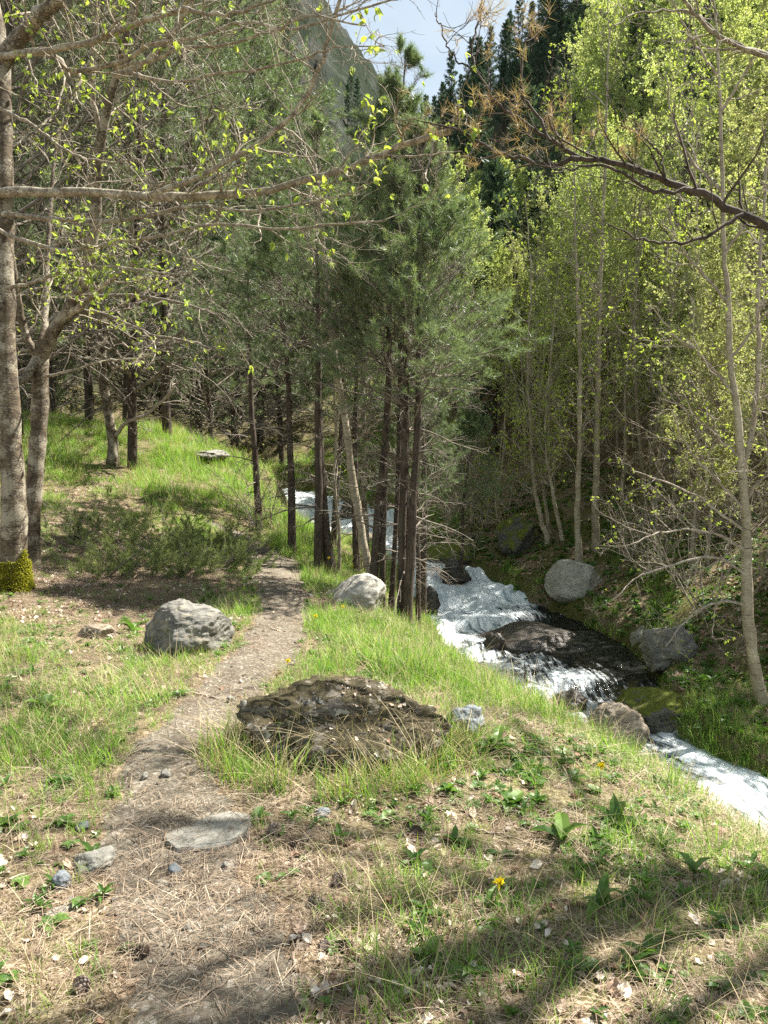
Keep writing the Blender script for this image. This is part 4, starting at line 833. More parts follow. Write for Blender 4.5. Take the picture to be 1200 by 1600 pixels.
# right bank birches ---------------------------------------------------------------------
def bank_birch(label, pts, Y, w0, seed, leafm='birch', top=(0, 0), lf=5, dens=1.3):
    t = stem_tree('birch_tree', label, 'tree', pts[0], Y, 'birches on the far bank'); P, R = trunk_of(t, pts, Y, w0 * .85, w0 * .08, 'birch_bark', 34, 8, 1.25, wob=.02, seed=seed)
    twigs(t, [P], [R], 4.2, 1.3, 7, .4, seed, leafn=lf, size=.048, m='shrub_twig', obj_leaves=0, dens=dens, up=.08, t0=.22, ang=.85)
bank_birch('slim pale birch curving left, leftmost bright stem of the far bank', [(856, 842), (842, 800), (832, 730), (828, 650), (824, 560), (830, 440), (820, 300)], 16.5, 10, 601)
bank_birch('pale birch stem just right of the curved leftmost one', [(862, 848), (852, 790), (846, 720), (842, 660), (850, 560), (856, 430)], 17, 8, 602)
bank_birch('twin thin stem close beside the curved birches', [(884, 870), (870, 800), (858, 740), (852, 690), (856, 600), (870, 450), (880, 330)], 16.2, 8, 603)
bank_birch('straight pale birch standing directly above the angular boulder', [(905, 878), (902, 800), (905, 700), (906, 600), (904, 500), (900, 400), (896, 250), (890, 120)], 15.2, 12, 604)
bank_birch('thickest birch of the far bank right of the angular boulder', [(932, 872), (930, 790), (932, 700), (934, 600), (937, 500), (940, 400), (945, 260), (950, 100), (950, -50)], 15.6, 14, 605)
bank_birch('thin birch stem right of the thickest one', [(976, 850), (972, 780), (976, 700), (978, 600), (990, 500), (1000, 380), (1005, 240)], 17, 8, 606, dens=.7)
bank_birch('short crooked pale stem beside the green slab', [(738, 825), (737, 790), (739, 760), (730, 700), (742, 600)], 18.5, 6, 607)
bank_birch('bent little trunk on the dark slope left of the curved birches', [(798, 865), (792, 830), (776, 805), (778, 740), (790, 640)], 17.5, 7, 608)
bank_birch('leaning birch in the shade right of the middle of the far bank', [(1010, 880), (1025, 780), (1035, 660), (1048, 520), (1060, 380), (1066, 200)], 16, 9, 609, dens=.7)
bank_birch('grey birch behind the shrubs left of the right edge birch', [(1082, 900), (1092, 780), (1090, 640), (1096, 480), (1088, 300), (1080, 120)], 14.5, 11, 610, dens=.7)
r = np.random.default_rng(31)
zone = [('slender birch in the shaded thicket of the far bank', 'birches in the shaded thicket'), ('bright leafed birch on the right hillside', 'birches on the right hillside')]
cnt = 0
for k in range(400):
    if cnt >= 74: break
    Y = r.uniform(17, 42); px_ = r.uniform(700, 1420); x = at(px_, 700, Y)[0]; D, I, s = nearest(np.array([x]), np.array([Y]), STR)
    if s[0] < 0 or D[0] < STR[I[0], 3] + 1.2: continue
    sc_ = r.uniform(.8, 1.15)
    if px_ < 900 and project(np.array([x, Y, h1(x, Y) + 10.5 * sc_]))[1] < 245: continue
    cnt += 1; z = zone[0 if Y < 21 else 1]
    place_tree(BIRCH[int(r.integers(5))], 'birch_tree', z[0], 'tree', x, Y, r.uniform(0, 6), sc_, z[1], sink=.1)
for k in range(46):
    Y = r.uniform(20, 42); px_ = r.uniform(705, 960); x = at(px_, 700, Y)[0]; D, I, s = nearest(np.array([x]), np.array([Y]), STR)
    z0 = h1(x, Y); pt = r.uniform(235, 430) if px_ > 760 else r.uniform(290, 480); d_ = raydir(px_, pt); zt = CAM_Z + d_[2] / d_[1] * Y; sc_ = (zt - z0) / 10.8
    if s[0] < 0 or D[0] < STR[I[0], 3] + 1. or sc_ < .4 or sc_ > 1.5: continue
    place_tree(BIRCH[[0, 1, 3, 4][k % 4]], 'birch_tree', 'dense yellow green birch right of the pine clump', 'tree', x, Y, k, sc_, 'bright birches right of the pines', sink=.1)
cnt = 0
for k in range(400):
    if cnt >= 44: break
    Y = r.uniform(10, 26); px_ = r.uniform(780, 1900); x = at(px_, 800, Y)[0]; D, I, s = nearest(np.array([x]), np.array([Y]), STR)  # range runs past the right edge: unseen trees added to shade the far bank
    if s[0] < 0 or D[0] < STR[I[0], 3] + 1.6: continue
    if px_ < 1000 and Y < 19: continue
    cnt += 1
    place_tree(OLIVE[int(r.integers(2))], 'thicket_tree', 'many stemmed olive green young tree in the far bank thicket', 'tree', x, Y, r.uniform(0, 6), r.uniform(.6, .95), 'young trees of the far bank thicket')
for k in range(90):
    Y = r.uniform(30, 75); px_ = r.uniform(660, 1300); x = at(px_, 700, Y)[0]
    if project(np.array([x, Y, h1(x, Y) + 9]))[1] < (235 if px_ < 900 else 0): continue
    place_tree(SAPL[k % 2], 'birch_tree', 'far yellow green birch higher on the right hillside', 'tree', x, Y, k, r.uniform(.9, 1.3), 'far birches on the right hillside')
place_tree(SHADED_PINE[0], 'pine_tree', 'dark pine behind the right edge birches', 'tree', at(1075, 700, 27)[0], 27, 1.7, .6)
# conifers added to darken the gaps between the birches; far valley conifers follow
for k in range(34):
    Y = r.uniform(24, 60); px_ = r.uniform(760, 1500); x = at(px_, 700, Y)[0]
    place_tree(SPRUCE[k % 3], 'conifer_tree', 'conifer added among the birches of the right hillside to darken the gaps', 'tree', x, Y, k, r.uniform(.9, 1.4), 'conifers added to darken the birch gaps')
n = 0
for k in range(3000):
    if n >= 165: break
    Y = r.uniform(55, 128); x = r.uniform(-6, 75)
    if x / Y > .62 or x / Y < -.02: continue
    z = h1(x, Y); px, py = project(np.array([x, Y, z + 5])); 
    if px > 1250 or py < -260 or px < 590: continue
    n += 1; place_tree(SPRUCE[k % 3], 'conifer_tree', 'far dark conifer on the steep right valley side', 'tree', x, Y, k, r.uniform(.8, 1.25), 'far conifers of the right valley side', z=z)
n = 0
for k in range(3000):
    if n >= 100: break
    Y = r.uniform(70, 205); x = r.uniform(-.3, .02) * Y; z = h1(x, Y); px, py = project(np.array([x, Y, z + 5]))
    if x > -8 + (Y - 60) * .08 and Y < 140: continue
    if px < 250 or px > 615 or py < -150 or fb2(np.array([x]), np.array([Y]), .05, 3, 71)[0] < -.1: continue
    n += 1; place_tree(SPRUCE[k % 3], 'conifer_tree', 'far conifer clinging to the rocky left mountainside', 'tree', x, Y, k, r.uniform(.8, 1.5), 'far conifers of the left mountainside', z=z)
print('forest', round(time.time() - T0, 1))

# ------------------------------------------------------------------ shrubs
def shrub_proto(seed, h=1.6, stems=9, m='shrub_twig', lf=0, size=.03, spread=.7, leafm='olive_leaf', r0=.012, n2=6, n3=4, leafn='foliage'):
    r = np.random.default_rng(seed); g = Geo(); az = r.uniform(0, 6.28, stems); d = np.stack([np.cos(az) * spread, np.sin(az) * spread, np.ones(stems)], -1)
    P0, R0 = grow(r, r.normal(0, .08, (stems, 3)) * [1, 1, 0], d, h * r.uniform(.6, 1.2, stems), 12, .1, -.01, r0, .3); V, Q = tubes(P0, R0, 5); g.add(V, Q)
    b, d, t, rr = kids(r, P0, R0, n2, .15, 1, .8, .2, 0, .6); P1, R1_ = grow(r, b, d, h * .4 * r.uniform(.4, 1.2, len(t)), 8, .14, 0, np.maximum(rr, .003), .4); V, Q = tubes(P1, R1_, 4); g.add(V, Q)
    b, d, t, rr = kids(r, P1, R1_, n3, .2, 1, .8, .2, 0, .7); P2, R2 = grow(r, b, d, h * .18 * r.uniform(.4, 1.2, len(t)), 5, .18, 0, np.maximum(rr, .0022), .5); V, Q = tubes(P2, R2, 3); g.add(V, Q)
    parts = [('stems', g.mesh('stems', m), 'stuff')]
    if lf:
        b, d, t, rr = kids(r, P2, R2, lf, .2, 1, .9, .3, 0, 1); lg = Geo(); leaves(r, lg, b, d, size, .5); parts.append((leafn, lg.mesh(leafn, leafm, False), 'stuff'))
    return parts
BARE = [shrub_proto(701, 1.7, 10, lf=0), shrub_proto(702, 2.2, 8, lf=2, size=.035, n2=7), shrub_proto(703, 1.4, 12, lf=1, size=.03)]
for k, (px_, py_, Y, v, s, lab) in enumerate([(1100, 1000, 11.5, 1, 1.0, 'pale bare twiggy shrub in front of the far bank left of the edge birch'), (1020, 930, 13.5, 0, 1.0, 'pale bare shrub arching over the mossy bank'), (985, 900, 14.8, 1, .9, 'twiggy shrub with pale new leaves right of the angular boulder'),
      (1180, 980, 11.5, 0, 1.1, 'bare shrub behind the edge birch at the right'), (1130, 880, 14, 2, 1.2, 'dense bare shrub higher on the far bank'), (760, 850, 18, 0, .9, 'grey bare shrub hanging over the green slab'), (700, 840, 19.5, 2, 1.0, 'bare shrub on the bank at the upper rapids'), (800, 840, 18.5, 1, .9, 'thin shrub in the dark between slab and birches')]):
    x = at(px_, py_, Y)[0]; place_tree(BARE[v], 'shrub', lab, 'shrub', x, Y, k * 1.7, s)
SB = shrub_proto(711, 1.5, 7, lf=1, size=.03, spread=.45, n2=5, n3=3, r0=.009, m='dead_twig')
for k, (px_, py_, Y, s, lab) in enumerate([(395, 845, 12.8, 1.0, 'thin budding shrub on the meadow slope left of the first pine trunk'), (425, 835, 13.6, .9, 'thin bare shrub close to the leftmost pine trunk'), (310, 735, 18.5, .75, 'small bare shrub beside the far trail bend'), (100, 800, 11, .5, 'low dead twigs in the shade behind the forked tree')]):
    x = at(px_, py_, Y)[0]; place_tree(SB, 'shrub', lab, 'shrub', x, Y, k * 2.1, s)
# low pine saplings in the shade at the left
def sapling_proto(seed, h=.8):
    r = np.random.default_rng(seed); g = Geo(); c = Geo(); n = 11; az = np.arange(n) * 2.4 + r.normal(0, .3, n); d = np.stack([np.cos(az), np.sin(az), r.uniform(.05, .7, n)], -1)
    P0, R0 = grow(r, np.zeros((n, 3)), d, h * r.uniform(.6, 1.2, n), 8, .08, .03, .009, .4); V, Q = tubes(P0, R0, 4); g.add(V, Q)
    b, d, t, rr = kids(r, P0, R0, 5, .25, 1, .75, .2, .2, .6); P1, R1_ = grow(r, b, d, h * .38 * r.uniform(.4, 1.2, len(t)), 5, .12, .08, np.maximum(rr, .003), .5); V, Q = tubes(P1, R1_, 3); g.add(V, Q)
    b, d, t, rr = kids(r, P1, R1_, 4, .2, 1, .6, .2, .1, .7); P2, R2 = grow(r, b, d, h * .14 * r.uniform(.5, 1.2, len(t)), 3, .1, .1, .0025, .6); V, Q = tubes(P2, R2, 3); g.add(V, Q)
    needles(r, c, np.concatenate([P2[:, -1], P2[:, 1]]), norm(np.concatenate([P2[:, -1] - P2[:, 0]] * 2)), 22, .055, .0018, .6, .8)
    return [('stems', g.mesh('stems', 'dead_twig'), 'stuff'), ('foliage', c.mesh('foliage', 'sapling_needle', False), 'stuff')]
SAP = [sapling_proto(721), sapling_proto(722, .6)]
for k, (px_, py_, Y, v, s, lab) in enumerate([(330, 875, 9.6, 0, .85, 'low dark pine sapling beside the path where it bends out of sight'), (275, 880, 9.2, 1, 1.0, 'low pine sapling left of the one by the path bend'), (215, 880, 9.3, 0, .9, 'spreading pine sapling in the shaded hollow above the boulder'), (160, 900, 8.6, 1, .9, 'small pale green pine sapling right of the mossy trunk foot'),
      (110, 850, 10, 0, .9, 'dark pine sapling in the shade behind the forked trunk'), (250, 835, 10.8, 0, 1.0, 'pine sapling at the top of the shaded hollow'), (340, 840, 11.0, 1, 1.1, 'upright pine sapling at the edge of sun and shade'), (180, 830, 11, 1, 1.1, 'flattened pine sapling in deep shade below the slender tree'), (370, 890, 9.8, 1, .8, 'tiny pine sapling right at the path edge')]):
    x = at(px_, py_, Y)[0]; place_tree(SAP[v], 'pine_sapling', lab, 'sapling', x, Y, k * 1.9, s * 1.1)
print('shrubs', round(time.time() - T0, 1))

# ------------------------------------------------------------------ instanced ground cover (stuff)
def make_protos(name, meshes):
    c = bpy.data.collections.new(name)
    for k, me in enumerate(meshes):
        o = bpy.data.objects.new('%s_%02d' % (name, k), me); c.objects.link(o)
    return c
def scatter(name, label, cat, pts, rot, scl, idx, protos):
    me = bpy.data.meshes.new(name); n = len(pts); me.vertices.add(n); me.vertices.foreach_set('co', pts.astype('f').ravel())
    a = me.attributes.new('rot', 'FLOAT_VECTOR', 'POINT'); a.data.foreach_set('vector', rot.astype('f').ravel())
    a = me.attributes.new('scl', 'FLOAT', 'POINT'); a.data.foreach_set('value', scl.astype('f'))
    a = me.attributes.new('pick', 'INT', 'POINT'); a.data.foreach_set('value', idx.astype('i'))
    o = link(name, me, label=label, cat=cat, kind='stuff')
    ng = bpy.data.node_groups.new(name, 'GeometryNodeTree'); ng.interface.new_socket('Geometry', in_out='INPUT', socket_type='NodeSocketGeometry'); ng.interface.new_socket('Geometry', in_out='OUTPUT', socket_type='NodeSocketGeometry')
    N = ng.nodes.new; gi = N('NodeGroupInput'); go = N('NodeGroupOutput'); ip = N('GeometryNodeInstanceOnPoints'); ci = N('GeometryNodeCollectionInfo')
    ci.inputs[0].default_value = protos; ci.inputs[1].default_value = True; ci.inputs[2].default_value = True; ip.inputs['Pick Instance'].default_value = True
    def na(nm, dt): q = N('GeometryNodeInputNamedAttribute'); q.data_type = dt; q.inputs[0].default_value = nm; return [s for s in q.outputs if s.enabled and s.name == 'Attribute'][0]
    er = N('FunctionNodeEulerToRotation'); lk = ng.links.new
    lk(na('rot', 'FLOAT_VECTOR'), er.inputs[0]); lk(er.outputs[0], ip.inputs['Rotation']); lk(na('scl', 'FLOAT'), ip.inputs['Scale']); lk(na('pick', 'INT'), ip.inputs['Instance Index'])
    lk(gi.outputs[0], ip.inputs['Points']); lk(ci.outputs[0], ip.inputs['Instance']); lk(ip.outputs[0], go.inputs[0])
    md = o.modifiers.new('scatter', 'NODES'); md.node_group = ng; return o
def tuft(seed, n, h, w, lean=.5, spread=.05, tint=.5, m='grass', curve=.6, K=4):
    r = np.random.default_rng(seed); az = r.uniform(0, 6.28, n); b = np.stack([r.normal(0, spread, n), r.normal(0, spread, n), np.full(n, -.01)], -1)
    ln = h * r.uniform(.35, 1.15, n); le = np.abs(r.normal(0, lean, n)); dr = np.stack([np.cos(az), np.sin(az), 0 * az], -1)
    side = np.stack([-np.sin(az), np.cos(az), 0 * az], -1); ts = np.linspace(0, 1, K); P = []
    for t in ts:
        hor = le * t + curve * t * t * r.uniform(.3, 1, n) * .5; P.append(b + dr * (ln * hor)[:, None] + np.array([0, 0, 1.]) * (ln * (t - .25 * hor * t))[:, None])
    ww = w * r.uniform(.6, 1.2, n)[:, None]; g = Geo(); V = []
    for k in range(K - 1): wv = ww * (1 - (ts[k]) ** 1.6 * .8); V += [P[k] - side * wv, P[k] + side * wv]
    V.append(P[-1]); V = np.stack(V, 1); nv = 2 * (K - 1) + 1; o = (np.arange(n) * nv)[:, None]; Q = np.concatenate([o + [[2 * k, 2 * k + 1, 2 * k + 3, 2 * k + 2]] for k in range(K - 2)]); T = o + [[nv - 3, nv - 2, nv - 1]]
    tt = np.repeat(np.clip(tint + r.normal(0, .18, n), 0, 1), nv); g.add(V.reshape(-1, 3), Q, T, tint=tt); return g.mesh('tuft', m, False)
def sample(n, x0, x1, y0, y1, power=1.6, seed=0):
    """points denser near the camera, with distance ~ uniform^power"""
    r = np.random.default_rng(seed); y = y0 + (y1 - y0) * r.random(n) ** power; x = r.uniform(x0, x1, n); return x, y, r
def cone(n, y0, y1, seed, power=1.0, fr=(-.62, .66)):
    r = np.random.default_rng(seed); u = r.random(n); y = (y0 ** power + u * (y1 ** power - y0 ** power)) ** (1 / power); x = y * r.uniform(fr[0], fr[1], n) + r.normal(0, .3, n); return x, y, r
def water_far(x, y, m=.02):
    D, I, s = nearest(x, y, STR); return D > STR[I, 3] + m, s, D
GT = make_protos('grass_tuft', [tuft(801 + k, 14, .13, .0022, .45, .03, .55 + .05 * (k % 3)) for k in range(5)] + [tuft(811 + k, 12, .24, .0026, .35, .035, .5) for k in range(4)] + [tuft(821 + k, 10, .3, .0016, .7, .03, .5, 'dry_grass') for k in range(3)] + [tuft(831 + k, 16, .07, .002, .9, .035, .7) for k in range(3)] + [tuft(835 + k, 12, .10, .0014, 1.4, .05, .5, 'dry_grass') for k in range(2)])
def fill_grass(name, label, n, y0, y1, seed, power, scale=(.7, 1.3), fr=(-.62, .66)):
    x, y, r = cone(n, y0, y1, seed, power, fr); z = H(x, y); ok, s, D = water_far(x, y); gmv = GRASS(x, y, z); patch = .5 + .5 * fb2(x, y, 1.3, 3, 91)
    p = gmv * (1 - path_mask(x, y)) ** 1.5 * np.clip(-.35 + 2.0 * patch, .05, 1.2) * (.8 if y1 < 14 else 1.1); kp = ok & (r.random(n) < p)
    x, y, z, gmv = x[kp], y[kp], z[kp], gmv[kp]; patch = patch[kp]; D = D[kp]; s = s[kp]; m = len(x); u = r.random(m)
    fr_ = np.clip(fb2(x, y, .8, 2, 17), -1, 1) + .9 * ((s < 0) & (D < 2.3) & (y < 10))
    pk = np.where(u < .52, r.integers(0, 5, m), np.where(u < .52 + .3 * np.clip(gmv * 1.5 - .75 + fr_ * .7, 0, 1), r.integers(5, 9, m), np.where(u < .82, r.integers(12, 15, m), np.where(u < .92, r.integers(15, 17, m), r.integers(9, 12, m)))))
    sc = r.uniform(*scale, m) * (.6 + .8 * np.clip(patch, 0, 1)) * (1 + .5 * ((s < 0) & (D < 2.2) & (y < 9))) * (.75 + .4 * gmv)
    scatter(name, label, 'grass', np.stack([x, y, z], -1), np.stack([r.normal(0, .12, m), r.normal(0, .12, m), r.uniform(0, 6.28, m)], -1), sc, pk, GT); print(name, m)
fill_grass('foreground_grass', 'patchy fresh grass tufts over the near ground beside the path', 80000, 1.3, 12.5, 900, 2.0, (.38, .85))
fill_grass('meadow_grass', 'bright green meadow grass on the sunny slope behind the boulder', 60000, 11.5, 32, 901, 1.6, (.8, 1.5), (-.55, .1))
x, y, r = cone(15000, 8, 22, 902, 1.5, (-.02, .6)); z = H(x, y); ok, s, D = water_far(x, y, .02); kp = ok & (s > 0) & (D < 3.8) & (fb2(x, y, .9, 3, 19) > -.05 + .18 * D); x, y, z = x[kp], y[kp], z[kp]; m = len(x)
scatter('bank_grass', 'dark green grass and moss hanging over the far stream bank', 'grass', np.stack([x, y, z], -1), np.stack([r.normal(0, .2, m), r.normal(0, .2, m), r.uniform(0, 6.28, m)], -1), r.uniform(.8, 1.5, m), r.integers(0, 9, m), GT)

# dead leaves, dry needles, herbs, pebbles
def dead_leaf(seed, tint):
    r = np.random.default_rng(seed); g = Geo(); n = 5; V = []; 
    for i, t in enumerate(np.linspace(0, 1, n)):
        wv = .32 * math.sin(math.pi * min(.98, t + .04)) * r.uniform(.75, 1.2) + .01; z = .12 * math.sin(t * 4 + seed); cu = r.uniform(.05, .25)
        V += [(-wv, t - .5, z + cu), (0, t - .5, z + .02), (wv, t - .5, z + cu * r.uniform(.2, 1.3))]
    Q = []
    for k in range(n - 1): a = 3 * k; Q += [(a, a + 1, a + 4, a + 3), (a + 1, a + 2, a + 5, a + 4)]
    g.add(V, Q, tint=tint); return g.mesh('dead_leaf', 'dead_leaf', False)
DL = make_protos('dead_leaf', [dead_leaf(k, [.05, .2, .3, .45, .6, .75, .9, 1.][k]) for k in range(8)])
x, y, r = cone(85000, 1.3, 14, 910, 1.8); z = H(x, y); ok, s, D = water_far(x, y, .3); pmv = path_mask(x, y); px, py = project(np.stack([x, y, z], -1))
wgt = (.15 + .65 * (px > 420) * (py > 1150) + .35 * (px < 200)) * (.12 + 1.5 * sstep(-.05, .55, fb2(x, y, 1.8, 3, 23))); kp = ok & (r.random(len(x)) < wgt * (1 - .85 * pmv)); x, y, z = x[kp], y[kp], z[kp]; m = len(x)
scatter('leaf_litter', 'scattered pale brown dead leaves on the ground', 'leaf litter', np.stack([x, y, z + .008], -1), np.stack([r.normal(0, .45, m), r.normal(0, .45, m), r.uniform(0, 6.28, m)], -1), r.uniform(.016, .056, m), r.integers(0, 8, m), DL); print('litter', m)
def straw(seed, n=18, ln=.07, w=.0009, sp=.06, m='litter_needle'):
    r = np.random.default_rng(seed); az = r.uniform(0, 6.28, n); b = np.stack([r.normal(0, sp, n), r.normal(0, sp, n), r.uniform(.001, .012, n)], -1); d = np.stack([np.cos(az), np.sin(az), r.normal(0, .1, n)], -1) * (ln * r.uniform(.4, 1.3, n))[:, None]
    s = np.stack([-np.sin(az), np.cos(az), 0 * az], -1) * w; up = np.array([0, 0, .004]); V = np.stack([b - s, b + s, b + d * .5 + s + up, b + d * .5 - s + up, b + d], 1); o = (np.arange(n) * 5)[:, None]; g = Geo()
    g.add(V.reshape(-1, 3), o + [[0, 1, 2, 3]], o + [[3, 2, 4]], tint=np.repeat(np.clip(r.normal(.42, .27, n), 0, 1), 5)); return g.mesh('straw', m, False)
SW = make_protos('dry_straw', [straw(k) for k in range(6)] + [straw(20 + k, 8, .16, .0011, .09) for k in range(3)])
x, y, r = cone(32000, 1.3, 11, 920, 1.8); z = H(x, y); ok, s, D = water_far(x, y, .4); pmv = path_mask(x, y); kp = ok & (r.random(len(x)) < (.8 - .5 * pmv * (y > 3.2)) * (.4 + .6 * sstep(-.5, .5, fb2(x, y, 1.7, 2, 29)))); x, y, z = x[kp], y[kp], z[kp]; m = len(x)
scatter('needle_litter', 'dry straw and fallen pine needles covering the soil', 'needle litter', np.stack([x, y, z + .006], -1), np.stack([r.normal(0, .08, m), r.normal(0, .08, m), r.uniform(0, 6.28, m)], -1), r.uniform(.7, 1.3, m), np.where(r.random(m) < .85, r.integers(0, 6, m), r.integers(6, 9, m)), SW); print('straw', m)
def herb(seed, n=6, L_=.04, W=.6, tint=.5, lift=.5, m='herb'):
    r = np.random.default_rng(seed); g = Geo(); base = leaf_shape(1, W)
    for k in range(n):
        az = k * 2.4 + r.normal(0, .3); el = r.uniform(.1, lift); s = L_ * r.uniform(.6, 1.2); R_ = Matrix.Rotation(az, 4, 'Z') @ Matrix.Rotation(el, 4, 'X'); A_ = np.array(R_)[:3, :3]
        V = np.array(base.V[0]) * s @ A_.T + np.array([0, 0, .004]); g.add(V, base.Q[0], base.T[0], tint=np.full(len(V), np.clip(tint + r.normal(0, .15), 0, 1)))
    return g.mesh('herb', m, False)
HB = make_protos('small_herb', [herb(k, 7, .035, .7, .6) for k in range(3)] + [herb(10 + k, 9, .05, .35, .5, .9) for k in range(3)] + [herb(20 + k, 6, .02, .9, .7, .3) for k in range(2)])
x, y, r = cone(15000, 1.4, 12, 930, 1.7); z = H(x, y); ok, s, D = water_far(x, y, .15); kp = ok & (r.random(len(x)) < .85 * np.clip(GRASS(x, y, z), 0, 1) * (1 - path_mask(x, y)) * (.3 + sstep(-.2, .5, fb2(x, y, 1.5, 2, 37)))); x, y, z = x[kp], y[kp], z[kp]; m = len(x)
scatter('ground_herbs', 'small leafy herbs and clover between the grass', 'herbs', np.stack([x, y, z], -1), np.stack([r.normal(0, .15, m), r.normal(0, .15, m), r.uniform(0, 6.28, m)], -1), r.uniform(.7, 1.5, m), r.integers(0, 8, m), HB); print('herbs', m)
PB = make_protos('pebble', [rock_mesh('pebble', ['tan_rock', 'slate', 'tan_rock'][k % 3], 950 + k, (1, .8, .5), sub=2, cuts=6) for k in range(6)])
x, y, r = cone(16000, 8, 22, 915, 1.5, (-.02, .62)); z = H(x, y); ok, s, D = water_far(x, y, .25); kp = ok & (s > 0) & (D < 7) & (fb2(x, y, 1.1, 3, 59) > -.15); x, y, z = x[kp], y[kp], z[kp]; m = len(x)
scatter('bank_litter', 'dead leaves and debris on the shaded far bank', 'leaf litter', np.stack([x, y, z + .01], -1), np.stack([r.normal(0, .5, m), r.normal(0, .5, m), r.uniform(0, 6.28, m)], -1), r.uniform(.03, .10, m), r.integers(0, 5, m), DL)
x, y, r = cone(5000, 8, 20, 916, 1.5, (-.02, .62)); z = H(x, y); ok, s, D = water_far(x, y, .1); kp = ok & (s > 0) & (D < 5); x, y, z = x[kp], y[kp], z[kp]; m = len(x)
scatter('bank_herbs', 'dark leafy herbs on the shaded far bank', 'herbs', np.stack([x, y, z], -1), np.stack([r.normal(0, .3, m), r.normal(0, .3, m), r.uniform(0, 6.28, m)], -1), r.uniform(1.2, 3., m), r.integers(0, 8, m), HB)
x, y, r = cone(9000, 1.4, 12, 940, 1.7); z = H(x, y); pmv = path_mask(x, y); kp = r.random(len(x)) < pmv * .4 + .02; x, y, z = x[kp], y[kp], z[kp]; m = len(x)
scatter('gravel', 'small stones and grit trodden into the path', 'gravel', np.stack([x, y, z + .008], -1), np.stack([r.normal(0, .3, m), r.normal(0, .3, m), r.uniform(0, 6.28, m)], -1), .006 + .03 * r.random(m) ** 4, r.integers(0, 6, m), PB); print('gravel', m)
print('scatter', round(time.time() - T0, 1))

# ------------------------------------------------------------------ single small things
HL = {w: leaf_meshes('herb', w, (.3, .6, .9)) for w in (.35, .6)}
def plant(label, px, py, n=6, size=.1, W=.35, lift=.7, seed=0, name='broadleaf_plant', upright=False):
    p = hit(px, py); t = thing(name, label, 'plant', tuple(p)); r = np.random.default_rng(seed + int(px)); ms = HL[W]
    for k in range(n):
        az = k * 2.4 + r.normal(0, .3); el = r.uniform(.15, lift); o = link('leaf', ms[k % 3], t); q = Quaternion((0, 0, 1), az) @ Quaternion((1, 0, 0), el + (.5 if upright else 0))
        s = size * r.uniform(.6, 1.2); o.rotation_euler = q.to_euler(); o.scale = (s, s, s); o.location = (0, 0, .005 + (.012 * k if upright else 0))
for a_ in [('rosette of broad leaves beside the stepping stone at its upper right', 400, 1285, 5, .07, .6, .9), ('bright leafy rosette right of the small blue grey stone', 775, 1175, 8, .14, .35, .9), ('wide bright green rosette on the bank below the dandelion edge', 895, 1220, 9, .10, .35, .6),
   ('big soft leaved plant in the grass left of the path', 70, 1110, 7, .16, .6, 1.0), ('upright sorrel like leaves in the middle of the right slope', 880, 1320, 6, .16, .35, 1.2), ('dark green leafy plant on the right slope above the sorrel', 800, 1260, 8, .09, .6, .8), ('pale green plant at the lower middle with ribbed leaves', 670, 1500, 7, .07, .6, 1.0),
   ('leafy plant with one tall pointed leaf in the right slope', 940, 1420, 4, .12, .35, 1.3), ('leafy tuft at the left end of the layered boulder', 205, 990, 8, .16, .35, 1.2), ('lobed green plant at the bottom of the right slope', 900, 1520, 8, .07, .35, .7), ('small round leaf sprout in the shade below the stepping stone', 450, 1370, 3, .05, .6, .5),
   ('low leafy plant by the flat broken stone at the left', 80, 1450, 6, .07, .6, .6), ('fresh leafy plant on the bank edge above the rapids', 960, 1290, 7, .12, .35, 1.1), ('pointed leaf plant near the right edge in the tall grass', 1085, 1370, 5, .11, .35, 1.2), ('small leafy plant at the lower right corner', 1010, 1500, 6, .08, .35, 1.0), ('leafy clump at the right foot of the mossy outcrop', 700, 1240, 7, .07, .6, .9)]:
    plant(*a_)
def stem_me(h, r0=.0022, bend=.15, seed=0):
    r = np.random.default_rng(seed); P, R = grow(r, np.zeros((1, 3)), np.array([[bend, 0, 1.]]), h, 8, .05, 0, r0, .8); g = Geo(); V, Q = tubes(P, R, 5); g.add(V, Q); return g.mesh('stem', 'green_stem'), P[0, -1]
pg = Geo(); r = np.random.default_rng(5); k = 46; az = np.arange(k) * 2.4; el = np.linspace(.1, 1.3, k); dd = np.stack([np.cos(az) * np.cos(el), np.sin(az) * np.cos(el), np.sin(el)], -1); leaves(r, pg, np.zeros((k, 3)) + [0, 0, .002], dd, .017, .5, .35, 0); PET = pg.mesh('petals', 'petal', False)
for k, (lab, px, py, h) in enumerate([('orange yellow dandelion on a tall stalk at the bank edge above the rapids', 812, 1085, .22), ('dandelion flower on the right slope near the bright rosette', 935, 1255, .17), ('dandelion at the foot of the reddish pine trunk', 513, 900, .24), ('pale yellow dandelion between the trunks right of the reddish one', 545, 905, .2),
      ('small yellow flower in the litter of the lower right slope', 772, 1420, .1), ('small yellow flower beside the path above the mossy outcrop', 447, 1060, .12), ('small yellow flower on the grass bank right of the path', 487, 985, .12), ('yellow flower far up on the right grass bank', 533, 968, .12)]):
    p = hit(px, py); t = thing('dandelion', lab, 'flower', tuple(p)); sm, tip = stem_me(h, seed=k); link('stem', sm, t); f = link('flower_head', PET, t, loc=tuple(tip)); f.scale = (1.3,) * 3
